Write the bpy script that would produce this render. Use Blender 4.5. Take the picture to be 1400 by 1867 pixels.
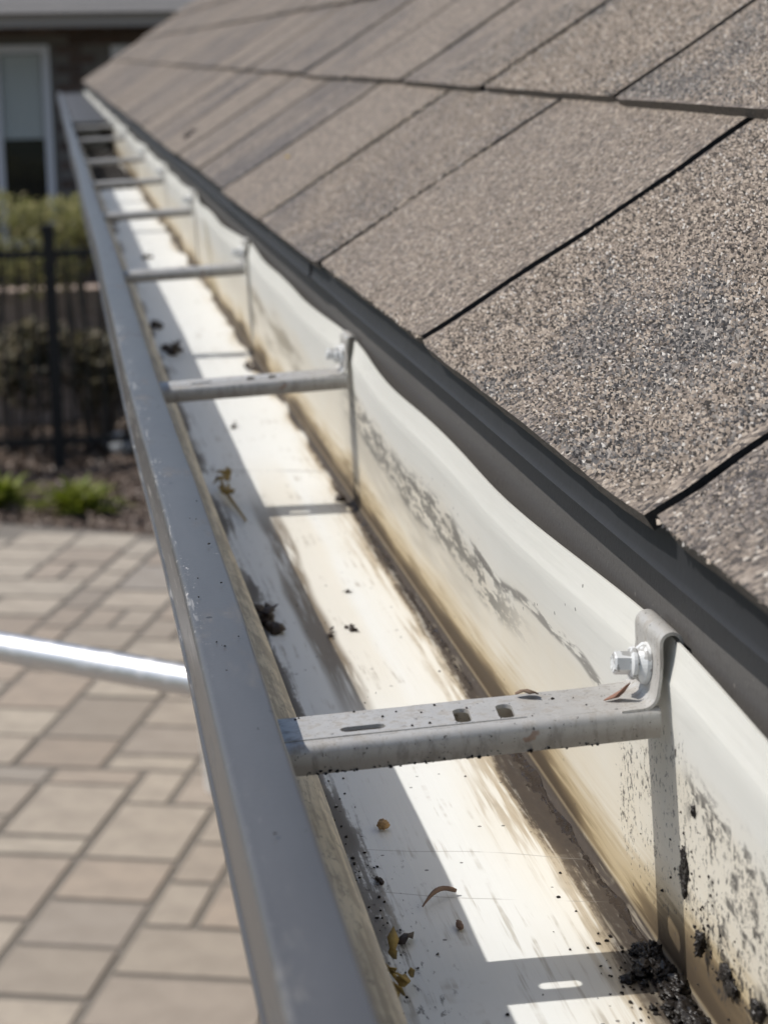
import bpy, bmesh, math, random
import numpy as np
from mathutils import Vector, Matrix, noise

random.seed(7)
sc = bpy.context.scene
for o in list(bpy.data.objects):
    bpy.data.objects.remove(o)
C = sc.collection

# ------------------------------------------------------------------ camera, sky, sun, exposure
R = Matrix(((0.98766, 0.04951, -0.14855),
            (-0.15574, 0.21232, -0.96471),
            (-0.01622, 0.97594, 0.21742)))
cd = bpy.data.cameras.new('camera')
cam = bpy.data.objects.new('camera', cd)
C.objects.link(cam)
cam.matrix_world = Matrix.Translation((-0.156, -0.5213, 0.14965)) @ R.to_4x4()
cd.sensor_fit = 'VERTICAL'
cd.sensor_height = 24.0
cd.lens = 24.0 * 3786.6 / 1867.0
cd.clip_start = 0.02
cd.clip_end = 3000
cd.dof.use_dof = True
cd.dof.focus_distance = 0.63
cd.dof.aperture_fstop = 16.0
cd.dof.aperture_blades = 0
sc.camera = cam

SUN = Vector((-0.71, 0.20, 1.0)).normalized()      # towards the sun
w = bpy.data.worlds.new('World')
sc.world = w
w.use_nodes = True
nt = w.node_tree
bg = nt.nodes['Background']
sky = nt.nodes.new('ShaderNodeTexSky')
sky.sky_type = 'NISHITA'
sky.sun_disc = False
sky.sun_elevation = math.asin(SUN.z)
sky.sun_rotation = math.atan2(SUN.x, SUN.y) % (2 * math.pi)
sky.air_density = 1.0
sky.dust_density = 1.6
sky.ozone_density = 0.7
nt.links.new(sky.outputs[0], bg.inputs[0])
bg.inputs[1].default_value = 0.115
ld = bpy.data.lights.new('sun', 'SUN')
ld.energy = 3.7
ld.angle = math.radians(0.55)
ld.color = (1.0, 0.965, 0.915)
sun = bpy.data.objects.new('sun', ld)
C.objects.link(sun)
sun.rotation_euler = (-SUN).to_track_quat('-Z', 'Y').to_euler()
sc.view_settings.view_transform = 'Standard'
sc.view_settings.look = 'None'
sc.view_settings.exposure = 0.0
sc.view_settings.gamma = 1.0
sc.view_settings.use_curve_mapping = False
sc.cycles.max_bounces = 6
sc.cycles.diffuse_bounces = 3
sc.cycles.glossy_bounces = 3
sc.cycles.transmission_bounces = 2
sc.cycles.use_adaptive_sampling = True
sc.cycles.adaptive_threshold = 0.015

G = -2.4            # patio level, gutter hooks are at z = 0


# ------------------------------------------------------------------ helpers: objects
def link(name, me, mats=None, parent=None, label=None, cat=None, group=None, kind=None):
    o = bpy.data.objects.new(name, me)
    C.objects.link(o)
    if mats is not None and me is not None and not me.materials:
        for m in (mats if isinstance(mats, (list, tuple)) else [mats]):
            me.materials.append(m)
    if parent:
        o.parent = parent
    if label:
        o['label'] = label
    if cat:
        o['category'] = cat
    if group:
        o['group'] = group
    if kind:
        o['kind'] = kind
    return o


def mesh(name, vs, fs, smooth=False, mi=None):
    me = bpy.data.meshes.new(name)
    me.from_pydata([tuple(v) for v in vs], [], fs)
    if smooth:
        me.polygons.foreach_set('use_smooth', [True] * len(me.polygons))
    if mi:
        me.polygons.foreach_set('material_index', mi)
    me.update()
    return me


def bm_mesh(name, bm, smooth=False):
    me = bpy.data.meshes.new(name)
    bmesh.ops.recalc_face_normals(bm, faces=bm.faces)
    bm.to_mesh(me)
    bm.free()
    if smooth:
        me.polygons.foreach_set('use_smooth', [True] * len(me.polygons))
    return me


def bm_box(bm, x0, x1, y0, y1, z0, z1):
    v = [bm.verts.new(p) for p in ((x0, y0, z0), (x1, y0, z0), (x1, y1, z0), (x0, y1, z0),
                                   (x0, y0, z1), (x1, y0, z1), (x1, y1, z1), (x0, y1, z1))]
    for f in ((0, 3, 2, 1), (4, 5, 6, 7), (0, 1, 5, 4), (1, 2, 6, 5), (2, 3, 7, 6), (3, 0, 4, 7)):
        bm.faces.new([v[i] for i in f])
    return v


def box_mesh(name, x0, x1, y0, y1, z0, z1, bevel=0.0, seg=1):
    bm = bmesh.new()
    bm_box(bm, x0, x1, y0, y1, z0, z1)
    if bevel:
        bmesh.ops.bevel(bm, geom=list(bm.edges), offset=bevel, segments=seg, affect='EDGES')
    return bm_mesh(name, bm)


def tube(vs, fs, pts, rads, n=8, cap=True):
    """append a tapered tube along pts"""
    base = len(vs)
    prev = None
    for i, p in enumerate(pts):
        p = Vector(p)
        if i == 0:
            d = Vector(pts[1]) - p
        elif i == len(pts) - 1:
            d = p - Vector(pts[i - 1])
        else:
            d = Vector(pts[i + 1]) - Vector(pts[i - 1])
        d.normalize()
        a = d.orthogonal().normalized() if prev is None else (prev - d * prev.dot(d)).normalized()
        prev = a
        b = d.cross(a)
        for k in range(n):
            t = 2 * math.pi * k / n
            vs.append(p + (a * math.cos(t) + b * math.sin(t)) * rads[i])
    m = len(pts)
    for i in range(m - 1):
        for k in range(n):
            k2 = (k + 1) % n
            fs.append((base + i * n + k, base + i * n + k2, base + (i + 1) * n + k2, base + (i + 1) * n + k))
    if cap:
        fs.append(tuple(base + k for k in reversed(range(n))))
        fs.append(tuple(base + (m - 1) * n + k for k in range(n)))


def sheet_sweep(name, prof, stations, th, place, mats=(0, 0), smooth=True):
    """a folded sheet: open 2-D profile swept over stations, thickness th to the left of the profile; place(u, v, s) -> point"""
    n = len(prof)
    off = []
    for i in range(n):
        a = Vector(prof[max(i - 1, 0)])
        b = Vector(prof[min(i + 1, n - 1)])
        d = (b - a).normalized()
        off.append(Vector(prof[i]) + Vector((-d.y, d.x)) * th)
    vs, fs, mi = [], [], []
    for s in stations:
        for p in prof:
            vs.append(place(p[0], p[1], s))
        for p in off:
            vs.append(place(p.x, p.y, s))
    m = 2 * n
    for j in range(len(stations) - 1):
        a, b = j * m, (j + 1) * m
        for i in range(n - 1):
            fs.append((a + i, a + i + 1, b + i + 1, b + i))
            mi.append(mats[0])
            fs.append((a + n + i, b + n + i, b + n + i + 1, a + n + i + 1))
            mi.append(mats[1])
        fs.append((a, b, b + n, a + n))
        mi.append(mats[1])
        fs.append((a + n - 1, a + m - 1, b + m - 1, b + n - 1))
        mi.append(mats[0])
    for a in (0, (len(stations) - 1) * m):
        for i in range(n - 1):
            fs.append((a + i, a + n + i, a + n + i + 1, a + i + 1))
            mi.append(mats[1])
    me = bpy.data.meshes.new(name)
    me.from_pydata([tuple(v) for v in vs], [], fs)
    me.polygons.foreach_set('material_index', mi)
    bm = bmesh.new()
    bm.from_mesh(me)
    bmesh.ops.recalc_face_normals(bm, faces=bm.faces)
    bm.to_mesh(me)
    bm.free()
    if smooth:
        me.polygons.foreach_set('use_smooth', [True] * len(me.polygons))
        me.set_sharp_from_angle(angle=math.radians(38))
    return me


def arc(cx, cy, r, a0, a1, n):
    return [(cx + r * math.cos(math.radians(a0 + (a1 - a0) * i / n)),
             cy + r * math.sin(math.radians(a0 + (a1 - a0) * i / n))) for i in range(n + 1)]


class Geo:
    def __init__(s):
        s.vs, s.fs = [], []


ICO = {}


def ico(sub):
    if sub not in ICO:
        b_ = bmesh.new()
        bmesh.ops.create_icosphere(b_, subdivisions=sub, radius=1.0)
        b_.verts.index_update()
        ICO[sub] = ([v.co.copy() for v in b_.verts], [tuple(v.index for v in f.verts) for f in b_.faces])
        b_.free()
    return ICO[sub]


def lump(g, c, r, seed, amp=0.35, freq=1.6, sub=2):
    """an irregular clod"""
    V_, F_ = ico(sub)
    s = Vector((seed * 3.1, seed * 1.7, seed * 0.9))
    k0 = len(g.vs)
    for v in V_:
        k = 1 + amp * noise.noise(v * freq + s) * 1.6 + amp * 0.5 * noise.noise(v * freq * 3.1 + s)
        if sub > 2:
            k += amp * 0.35 * noise.noise(v * freq * 8 + s)
        g.vs.append(Vector((c[0] + v.x * k * r[0], c[1] + v.y * k * r[1], c[2] + v.z * k * r[2])))
    g.fs += [tuple(i + k0 for i in f) for f in F_]


# ------------------------------------------------------------------ helpers: node materials
class N:
    def __init__(s, name):
        s.m = bpy.data.materials.new(name)
        s.m.use_nodes = True
        s.t = s.m.node_tree
        s.b = s.t.nodes['Principled BSDF']
        s.tc = s.t.nodes.new('ShaderNodeTexCoord')
        s.obj = s.tc.outputs['Object']

    def put(s, sock, v):
        if isinstance(v, bpy.types.NodeSocket):
            s.t.links.new(v, sock)
        elif isinstance(v, (tuple, list)) and len(v) == 3 and len(sock.default_value) == 4:
            sock.default_value = (*v, 1)
        else:
            sock.default_value = v

    def math(s, op, a, b=0.0, c=None, clamp=False):
        n = s.t.nodes.new('ShaderNodeMath')
        n.operation = op
        n.use_clamp = clamp
        s.put(n.inputs[0], a)
        s.put(n.inputs[1], b)
        if c is not None:
            s.put(n.inputs[2], c)
        return n.outputs[0]

    def add(s, a, b): return s.math('ADD', a, b)
    def sub(s, a, b): return s.math('SUBTRACT', a, b)
    def mul(s, a, b): return s.math('MULTIPLY', a, b)

    def step(s, v, a, b):
        """smooth 0..1 as v goes from a to b (either order)"""
        n = s.t.nodes.new('ShaderNodeMapRange')
        n.interpolation_type = 'SMOOTHSTEP'
        lo, hi, x, y = (a, b, 0, 1) if a < b else (b, a, 1, 0)
        s.put(n.inputs['Value'], v)
        n.inputs['From Min'].default_value = lo
        n.inputs['From Max'].default_value = hi
        n.inputs['To Min'].default_value = x
        n.inputs['To Max'].default_value = y
        return n.outputs[0]

    def band(s, v, a, b, f):
        return s.mul(s.step(v, a - f, a), s.step(v, b + f, b))

    def vec(s, scale, v=None, loc=(0, 0, 0)):
        n = s.t.nodes.new('ShaderNodeMapping')
        s.put(n.inputs['Vector'], v or s.obj)
        n.inputs['Scale'].default_value = scale if isinstance(scale, tuple) else (scale,) * 3
        n.inputs['Location'].default_value = loc
        return n.outputs[0]

    def noise(s, scale, detail=3.0, rough=0.55, v=None, loc=(0, 0, 0), dist=0.0):
        n = s.t.nodes.new('ShaderNodeTexNoise')
        s.put(n.inputs['Vector'], s.vec(scale, v, loc))
        n.inputs['Scale'].default_value = 1
        n.inputs['Detail'].default_value = detail
        n.inputs['Roughness'].default_value = rough
        n.inputs['Distortion'].default_value = dist
        return n.outputs['Fac']

    def vor(s, scale, v=None, rand=1.0, feature='F1'):
        n = s.t.nodes.new('ShaderNodeTexVoronoi')
        n.feature = feature
        s.put(n.inputs['Vector'], s.vec(scale, v))
        n.inputs['Scale'].default_value = 1
        n.inputs['Randomness'].default_value = rand
        return n.outputs

    def xyz(s):
        n = s.t.nodes.new('ShaderNodeSeparateXYZ')
        s.put(n.inputs[0], s.obj)
        return n.outputs[0], n.outputs[1], n.outputs[2]

    def mix(s, f, a, b, mode='MIX'):
        n = s.t.nodes.new('ShaderNodeMix')
        n.data_type = 'RGBA'
        n.blend_type = mode
        s.put(n.inputs['Factor'], f)
        s.put(n.inputs[6], a)
        s.put(n.inputs[7], b)
        return n.outputs[2]

    def ramp(s, f, stops, const=False):
        n = s.t.nodes.new('ShaderNodeValToRGB')
        e = n.color_ramp.elements
        n.color_ramp.interpolation = 'CONSTANT' if const else 'LINEAR'
        while len(e) < len(stops):
            e.new(0.5)
        for k, (p, c) in zip(e, stops):
            k.position = p
            k.color = (*c, 1)
        s.put(n.inputs[0], f)
        return n.outputs[0]

    def rnd(s):
        n = s.t.nodes.new('ShaderNodeObjectInfo')
        return n.outputs['Random']

    def bump(s, h, dist, strength=1.0, prev=None):
        n = s.t.nodes.new('ShaderNodeBump')
        n.inputs['Distance'].default_value = dist
        n.inputs['Strength'].default_value = strength
        s.put(n.inputs['Height'], h)
        if prev:
            s.put(n.inputs['Normal'], prev)
        return n.outputs[0]

    def done(s, col=None, rough=None, metal=None, normal=None, spec=None, **k):
        for nm, v in (('Base Color', col), ('Roughness', rough), ('Metallic', metal), ('Normal', normal),
                      ('Specular IOR Level', spec)):
            if v is not None:
                s.put(s.b.inputs[nm], v)
        for nm, v in k.items():
            s.put(s.b.inputs[nm.replace('_', ' ')], v)
        return s.m


def simple(name, col, rough=0.6, metal=0.0, var=0.25, scale=60, bump=0.0, bscale=200):
    n = N(name)
    f = n.noise(scale, 4)
    c = n.mix(f, tuple(x * (1 - var) for x in col), tuple(min(1, x * (1 + var)) for x in col))
    nm = n.bump(n.noise(bscale, 3), bump) if bump else None
    return n.done(c, rough, metal, nm)


# ------------------------------------------------------------------ materials
def mat_gutter_white():
    n = N('white_gutter_paint_stained')
    x, y, z = n.xyz()
    streak = n.noise((60, 7, 60), 3)                       # long stains that follow the gutter
    fine = n.noise((430, 17, 430), 3, 0.65)                # brush marks
    blot = n.noise(45, 3, 0.6)
    wob = n.noise((14, 9, 14), 1)
    gran = n.noise((420, 150, 420), 4, 0.72)               # mould and grit
    smear = n.noise((230, 34, 230), 4, 0.68)               # rubbed dark dirt
    onfloor = n.step(z, -0.0925, -0.0945)
    onwall = n.mul(n.step(x, -0.022, -0.016), n.sub(1.0, onfloor))
    onfront = n.step(x, -0.0815, -0.084)
    base = n.mix(blot, (0.745, 0.750, 0.715), (0.80, 0.805, 0.78))
    jit = n.add(n.mul(n.sub(streak, 0.5), 0.030), n.mul(n.sub(wob, 0.5), 0.026))
    # ---- floor: pale tan, tan and brown towards the back corner
    thin = n.add(1.0, n.mul(n.step(y, 0.40, 0.95), 1.5))
    d = n.mul(n.add(n.mul(x, -1.0), n.sub(n.mul(jit, 0.8), n.mul(n.step(y, 0.22, 0.10), 0.0065))), thin)
    c = n.mix(n.mul(n.mul(n.step(d, 0.038, 0.010), onfloor), 0.34), base, (0.68, 0.60, 0.44))
    tanf = n.mul(n.step(d, 0.026, 0.007), onfloor)
    tanf = n.mul(tanf, n.step(n.add(fine, n.mul(n.step(d, 0.022, 0.006), 0.13)), 0.46, 0.66))
    c = n.mix(n.mul(tanf, 0.78), c, (0.36, 0.27, 0.15))
    d2 = n.mul(n.add(n.mul(x, -1.0), n.sub(n.mul(jit, 0.42), n.mul(n.step(y, 0.22, 0.10), 0.0045))), thin)
    brf = n.mul(n.step(d2, 0.0190, 0.006), onfloor)
    brf = n.mul(brf, n.step(n.add(fine, n.add(n.mul(n.sub(gran, 0.5), 0.5), n.mul(n.step(d2, 0.013, 0.003), 0.40))), 0.60, 0.78))
    c = n.mix(n.mul(brf, 0.93), c, (0.085, 0.057, 0.033))
    core = n.mul(n.step(d2, 0.0115, 0.0050), onfloor)
    c = n.mix(n.mul(core, n.math('MINIMUM', n.add(0.62, n.mul(gran, 0.6)), 0.97)), c, (0.040, 0.029, 0.020))
    # ---- floor: a drifting tan and brown tide mark in the middle
    mid = n.add(x, n.mul(n.sub(wob, 0.5), 0.010))
    m2 = n.mul(n.band(mid, -0.047, -0.034, 0.007), n.band(y, 0.30, 0.62, 0.16))
    c = n.mix(n.mul(n.mul(m2, onfloor), 0.28), c, (0.66, 0.54, 0.34))
    m1 = n.mul(n.band(mid, -0.0560, -0.0475, 0.0040), n.band(y, 0.30, 0.52, 0.14))
    m1 = n.mul(n.mul(m1, onfloor), n.step(n.add(n.mul(streak, 0.5), n.mul(fine, 0.5)), 0.34, 0.52))
    c = n.mix(n.mul(m1, 0.92), c, (0.16, 0.115, 0.065))
    # ---- floor: grey-brown grime along the front, with brushed streaks
    g = n.add(n.add(x, 0.0845), n.mul(jit, -0.85))
    gf = n.mul(n.step(g, 0.0185, 0.0045), onfloor)
    gf = n.mul(gf, n.step(n.add(n.add(n.mul(fine, 0.75), n.mul(gran, 0.4)), n.mul(n.step(g, 0.0115, 0.002), 0.34)), 0.56, 0.70))
    c = n.mix(n.mul(gf, 0.9), c, (0.078, 0.062, 0.046))
    # brushed film on the near floor
    bf = n.mul(n.mul(n.step(fine, 0.50, 0.66), n.step(n.add(blot, n.mul(n.step(y, 0.10, -0.02), 0.12)), 0.50, 0.66)), onfloor)
    c = n.mix(n.mul(bf, 0.55), c, (0.34, 0.30, 0.23))
    bd = n.mul(n.mul(n.step(gran, 0.60, 0.66), n.band(y, -0.25, 0.075, 0.02)), n.mul(onfloor, n.step(x, -0.052, -0.070)))
    c = n.mix(n.mul(bd, 0.8), c, (0.07, 0.06, 0.05))
    # ---- thin scratches across the floor
    sw = n.add(y, n.add(n.mul(x, 0.28), n.mul(wob, 0.012)))
    scr = n.add(n.band(sw, 0.0395, 0.0397, 0.0004), n.add(n.band(sw, 0.0745, 0.0747, 0.0004), n.band(sw, 0.690, 0.693, 0.0012)))
    scr = n.mul(n.mul(scr, onfloor), n.step(blot, 0.42, 0.55))
    c = n.mix(n.mul(scr, 0.5), c, (0.25, 0.23, 0.2))
    # ---- back wall: yellow-brown at the foot, pale tan up to the tide line
    h = n.add(n.add(z, 0.096), n.mul(jit, 0.9))
    tide = n.step(h, 0.070, 0.048)
    c = n.mix(n.mul(onwall, 0.36), c, (0.71, 0.67, 0.55))
    c = n.mix(n.mul(n.mul(tide, onwall), n.add(0.20, n.mul(blot, 0.42))), c, (0.66, 0.57, 0.41))
    yel = n.mul(n.step(h, 0.040, 0.010), onwall)
    yel = n.mul(yel, n.step(n.add(n.add(n.mul(streak, 0.5), n.mul(fine, 0.5)), n.mul(n.step(h, 0.03, 0.006), 0.28)), 0.42, 0.66))
    c = n.mix(n.mul(yel, 0.78), c, (0.46, 0.345, 0.165))
    drk = n.mul(n.step(h, 0.024, 0.005), onwall)
    drk = n.mul(drk, n.step(n.add(fine, n.mul(n.step(h, 0.018, 0.003), 0.42)), 0.46, 0.72))
    c = n.mix(n.mul(drk, 0.9), c, (0.125, 0.083, 0.040))
    foot = n.mul(n.step(h, 0.0120, 0.0040), onwall)
    c = n.mix(n.mul(foot, 0.85), c, (0.060, 0.043, 0.027))
    # mould band that follows the tide line between the first two hangers
    hz = n.add(n.add(z, 0.096), n.mul(n.sub(wob, 0.5), 0.018))
    tb = n.mul(n.mul(n.band(hz, 0.030, 0.053, 0.008), n.band(y, 0.29, 0.57, 0.10)), onwall)
    c = n.mix(n.mul(tb, n.mul(n.step(streak, 0.34, 0.58), 0.55)), c, (0.36, 0.33, 0.27))
    tl = n.mul(n.band(hz, 0.044, 0.056, 0.007), n.band(y, 0.22, 0.57, 0.09))
    tl = n.mul(n.mul(tl, onwall), n.step(n.add(n.mul(smear, 0.7), n.mul(gran, 0.3)), 0.465, 0.535))
    c = n.mix(n.mul(tl, 0.80), c, (0.085, 0.080, 0.070))
    tl2 = n.mul(n.band(hz, 0.0568, 0.0590, 0.0018), n.band(y, 0.05, 0.24, 0.05))
    tl2 = n.mul(n.mul(tl2, onwall), n.step(smear, 0.46, 0.56))
    c = n.mix(n.mul(tl2, 0.75), c, (0.12, 0.11, 0.10))
    # blotches further along
    fb = n.mul(n.mul(n.band(hz, 0.026, 0.052, 0.010), n.band(y, 0.86, 1.16, 0.08)), onwall)
    c = n.mix(n.mul(fb, n.mul(n.step(streak, 0.44, 0.60), 0.75)), c, (0.27, 0.23, 0.16))
    dr = n.mul(n.mul(n.band(y, 1.60, 1.63, 0.02), onwall), n.step(z, -0.01, -0.03))
    c = n.mix(n.mul(dr, 0.5), c, (0.42, 0.36, 0.22))
    # ---- black spatter on the wall below and before the first hanger
    zz = n.add(z, n.mul(n.sub(blot, 0.5), 0.030))
    zone = n.mul(n.band(y, -0.30, -0.020, 0.020), n.band(zz, -0.080, -0.040, 0.012))
    zone = n.math('MAXIMUM', zone, n.mul(n.mul(n.band(y, -0.02, 0.035, 0.02), n.band(z, -0.080, -0.03, 0.014)), 0.92))
    sp = n.noise((480, 480, 360), 4, 0.80)
    den = n.sub(0.80, n.mul(n.mul(zone, onwall), n.add(0.200, n.mul(n.step(blot, 0.35, 0.65), 0.075))))
    spk = n.step(n.sub(sp, den), 0.0, 0.012)
    c = n.mix(n.mul(spk, 0.93), c, (0.035, 0.03, 0.028))
    patch = n.mul(n.mul(n.step(n.noise((95, 95, 60), 2, loc=(1, 2, 3)), 0.50, 0.60), n.step(n.add(n.mul(smear, 0.4), n.mul(gran, 0.6)), 0.47, 0.54)), n.mul(n.band(y, -0.30, -0.034, 0.014), n.mul(n.band(z, -0.078, -0.040, 0.012), onwall)))
    c = n.mix(n.mul(patch, 0.9), c, (0.045, 0.04, 0.036))
    # sparse pin specks everywhere
    vo = n.vor(260)
    vr = n.t.nodes.new('ShaderNodeSeparateColor')
    n.put(vr.inputs[0], vo['Color'])
    pin = n.mul(n.math('LESS_THAN', vo['Distance'], 0.17), n.math('GREATER_THAN', vr.outputs[0], 0.92))
    c = n.mix(n.mul(pin, 0.8), c, (0.06, 0.05, 0.045))
    # ---- the ledge of the ogee: old beige dirt film
    led = n.mix(n.step(n.add(n.mul(fine, 0.55), n.mul(blot, 0.45)), 0.45, 0.57), (0.13, 0.10, 0.065), (0.40, 0.34, 0.24))
    led = n.mix(n.step(gran, 0.53, 0.62), led, (0.08, 0.065, 0.045))
    c = n.mix(n.mul(onfront, 0.94), c, led)
    rough = n.add(0.40, n.mul(n.math('MAXIMUM', n.math('MAXIMUM', brf, drk), gf), 0.3))
    nm = n.bump(n.noise((300, 14, 300), 2), 0.0004, 0.35)
    return n.done(c, rough, 0.0, nm)


def mat_gutter_grey():
    n = N('grey_gutter_paint')
    x, y, z = n.xyz()
    c = n.mix(n.noise((40, 8, 40), 4), (0.074, 0.073, 0.074), (0.104, 0.102, 0.102))
    # chalky dust film in blotches and scuffs on the outer arris
    dust = n.step(n.noise((70, 22, 70), 5, 0.65), 0.55, 0.72)
    c = n.mix(n.mul(dust, 0.18), c, (0.32, 0.31, 0.29))
    edge = n.band(x, -0.1250, -0.1195, 0.0016)
    top = n.mul(n.step(z, -0.019, -0.015), n.add(0.10, n.band(y, 0.10, 0.75, 0.08)))
    ch = n.mul(n.mul(n.step(n.noise((650, 330, 650), 3, 0.75), 0.61, 0.66), edge), n.mul(top, n.step(n.noise((5, 9, 5), 2), 0.40, 0.58)))
    c = n.mix(n.mul(ch, 0.85), c, (0.56, 0.53, 0.49))
    gl_ = n.mul(n.mul(n.step(n.noise((300, 24, 300), 3, 0.7, loc=(7, 0, 0)), 0.57, 0.64), n.band(x, -0.1255, -0.1205, 0.001)), n.band(y, 0.12, 0.75, 0.12))
    c = n.mix(n.mul(gl_, 0.55), c, (0.45, 0.43, 0.40))
    sm = n.mul(n.step(n.noise((160, 420, 160), 4, 0.7, loc=(4, 0, 2)), 0.70, 0.73), top)
    c = n.mix(n.mul(sm, 0.75), c, (0.60, 0.58, 0.54))
    vo = n.vor(120)
    vr = n.t.nodes.new('ShaderNodeSeparateColor')
    n.put(vr.inputs[0], vo['Color'])
    pin = n.mul(n.math('LESS_THAN', vo['Distance'], 0.12), n.math('GREATER_THAN', vr.outputs[0], 0.88))
    c = n.mix(n.mul(pin, 0.85), c, (0.03, 0.03, 0.03))
    nm = n.bump(n.noise((30, 10, 30), 3), 0.0022, 0.35)
    nm = n.bump(n.noise(900, 2), 0.0001, 0.4, nm)
    return n.done(c, n.add(0.33, n.mul(dust, 0.2)), 0.0, nm, 0.36)


def mat_galv():
    n = N('weathered_galvanised_steel')
    f = n.noise((260, 120, 260), 5, 0.7)
    c = n.mix(f, (0.41, 0.395, 0.365), (0.57, 0.553, 0.52))
    dirt = n.step(n.noise((230, 230, 90), 4, 0.72), 0.47, 0.64)
    c = n.mix(n.mul(dirt, 0.38), c, (0.21, 0.175, 0.135))
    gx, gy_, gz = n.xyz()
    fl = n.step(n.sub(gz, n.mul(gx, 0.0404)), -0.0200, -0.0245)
    c = n.mix(n.mul(fl, n.add(0.35, n.mul(f, 0.45))), c, (0.20, 0.165, 0.125))  # brown grime on the flanges, with their shade painted into it
    blk = n.step(n.noise(650, 3, 0.75), 0.64, 0.68)
    c = n.mix(n.mul(blk, 0.9), c, (0.05, 0.045, 0.04))
    rust = n.mul(n.step(n.noise(110, 3, loc=(2, 5, 1)), 0.70, 0.76), 0.6)
    c = n.mix(rust, c, (0.23, 0.11, 0.055))
    return n.done(c, n.add(0.42, n.mul(dirt, 0.3)), 0.22, n.bump(f, 0.00025, 0.5))


def mat_shingle():
    n = N('asphalt_shingle_granules')
    tc = n.t.nodes.new('ShaderNodeNewGeometry')
    pos = tc.outputs['Position']
    big = n.noise(9, 3, 0.6, v=pos)
    med = n.noise(34, 4, 0.65, v=pos)
    vo = n.vor(620, v=pos)
    sep = n.t.nodes.new('ShaderNodeSeparateColor')
    n.put(sep.inputs[0], vo['Color'])
    tan = n.ramp(sep.outputs[0], [(0.0, (0.067, 0.059, 0.054)), (0.20, (0.138, 0.116, 0.098)), (0.42, (0.220, 0.182, 0.147)),
                                 (0.66, (0.301, 0.250, 0.201)), (0.90, (0.390, 0.330, 0.270)), (0.965, (0.548, 0.490, 0.419))], True)
    drk = n.ramp(sep.outputs[0], [(0.0, (0.036, 0.036, 0.038)), (0.35, (0.076, 0.072, 0.075)), (0.62, (0.133, 0.122, 0.121)),
                                 (0.86, (0.229, 0.203, 0.182)), (0.965, (0.460, 0.423, 0.379))], True)
    f = n.step(n.add(n.mul(big, 0.65), n.add(n.mul(med, 0.35), n.mul(n.sub(n.rnd(), 0.5), 0.22))), 0.46, 0.74)
    c = n.mix(f, tan, drk)
    c = n.mix(n.mul(sep.outputs[1], 0.2), c, (0.30, 0.245, 0.205))
    hgt = n.sub(1.0, vo['Distance'])
    nm = n.bump(n.add(hgt, n.mul(sep.outputs[2], 0.7)), 0.0010, 0.9)
    nm = n.bump(n.noise(55, 3, v=pos), 0.0025, 0.4, nm)
    return n.done(c, 0.9, 0.0, nm, 0.25)


def mat_granule():
    n = N('loose_mineral_granule')
    at = n.t.nodes.new('ShaderNodeAttribute')
    at.attribute_name = 'tone'
    return n.done(at.outputs['Color'], 0.85, 0.0, None, 0.3)


def mat_paver():
    n = N('beige_concrete_paver')
    c = n.ramp(n.rnd(), [(0.0, (0.245, 0.209, 0.173)), (0.2, (0.447, 0.386, 0.311)), (0.4, (0.322, 0.266, 0.213)), (0.55, (0.416, 0.341, 0.269)),
                        (0.7, (0.312, 0.280, 0.242)), (0.85, (0.467, 0.407, 0.326)), (1.0, (0.374, 0.320, 0.262))])
    f = n.noise(7, 4, 0.6)
    c = n.mix(n.mul(n.step(f, 0.36, 0.68), 0.5), c, (0.26, 0.222, 0.182))
    c = n.mix(n.mul(n.step(n.noise(260, 3, 0.7), 0.5, 0.7), 0.35), c, (0.215, 0.188, 0.164))
    return n.done(c, 0.85, 0.0, n.bump(n.noise(220, 4), 0.002))


def mat_leaf(name, cols, trans=0.35):
    n = N(name)
    vo = n.vor(23)
    sep = n.t.nodes.new('ShaderNodeSeparateColor')
    n.put(sep.inputs[0], vo['Color'])
    c = n.ramp(sep.outputs[0], [(i / max(1, len(cols) - 1), k) for i, k in enumerate(cols)])
    tb = n.t.nodes.new('ShaderNodeBsdfTranslucent')
    n.put(tb.inputs[0], c)
    ms = n.t.nodes.new('ShaderNodeMixShader')
    ms.inputs[0].default_value = trans
    out = n.t.nodes['Material Output']
    n.t.links.new(n.b.outputs[0], ms.inputs[1])
    n.t.links.new(tb.outputs[0], ms.inputs[2])
    n.t.links.new(ms.outputs[0], out.inputs[0])
    return n.done(c, 0.5)


def mat_muck(name='wet_black_muck', wet=0.22):
    n = N(name)
    c = n.mix(n.noise(240, 4), (0.006, 0.005, 0.0045), (0.028, 0.022, 0.018))
    nm = n.bump(n.noise(420, 3, 0.7), 0.0006, 0.9)
    return n.done(c, n.add(wet, n.mul(n.noise(160, 2), 0.35)), 0.0, nm, 0.4)


M = dict(
    white=mat_gutter_white(), grey=mat_gutter_grey(), galv=mat_galv(), shingle=mat_shingle(), paver=mat_paver(),
    muck=mat_muck(), drymuck=mat_muck('damp_black_dirt', 0.75), granule=mat_granule(),
    fascia=None)


def mat_fascia():
    n = N('dark_bronze_fascia_metal')
    c = n.mix(n.noise((25, 5, 25), 4), (0.088, 0.083, 0.079), (0.128, 0.121, 0.114))
    c = n.mix(n.mul(n.step(n.noise(330, 5, 0.75), 0.56, 0.66), 0.55), c, (0.055, 0.05, 0.046))
    c = n.mix(n.mul(n.step(n.noise(500, 3, loc=(5, 5, 5)), 0.70, 0.73), 0.6), c, (0.38, 0.34, 0.3))
    return n.done(c, 0.55, 0.0, n.bump(n.noise(700, 3), 0.0003, 0.5))


M['fascia'] = mat_fascia()
M['drip'] = simple('dark_grey_drip_edge_metal', (0.013, 0.0135, 0.0155), 0.6, 0.0, 0.3, 30, 0.0004, 60)
M['screw'] = None


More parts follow.
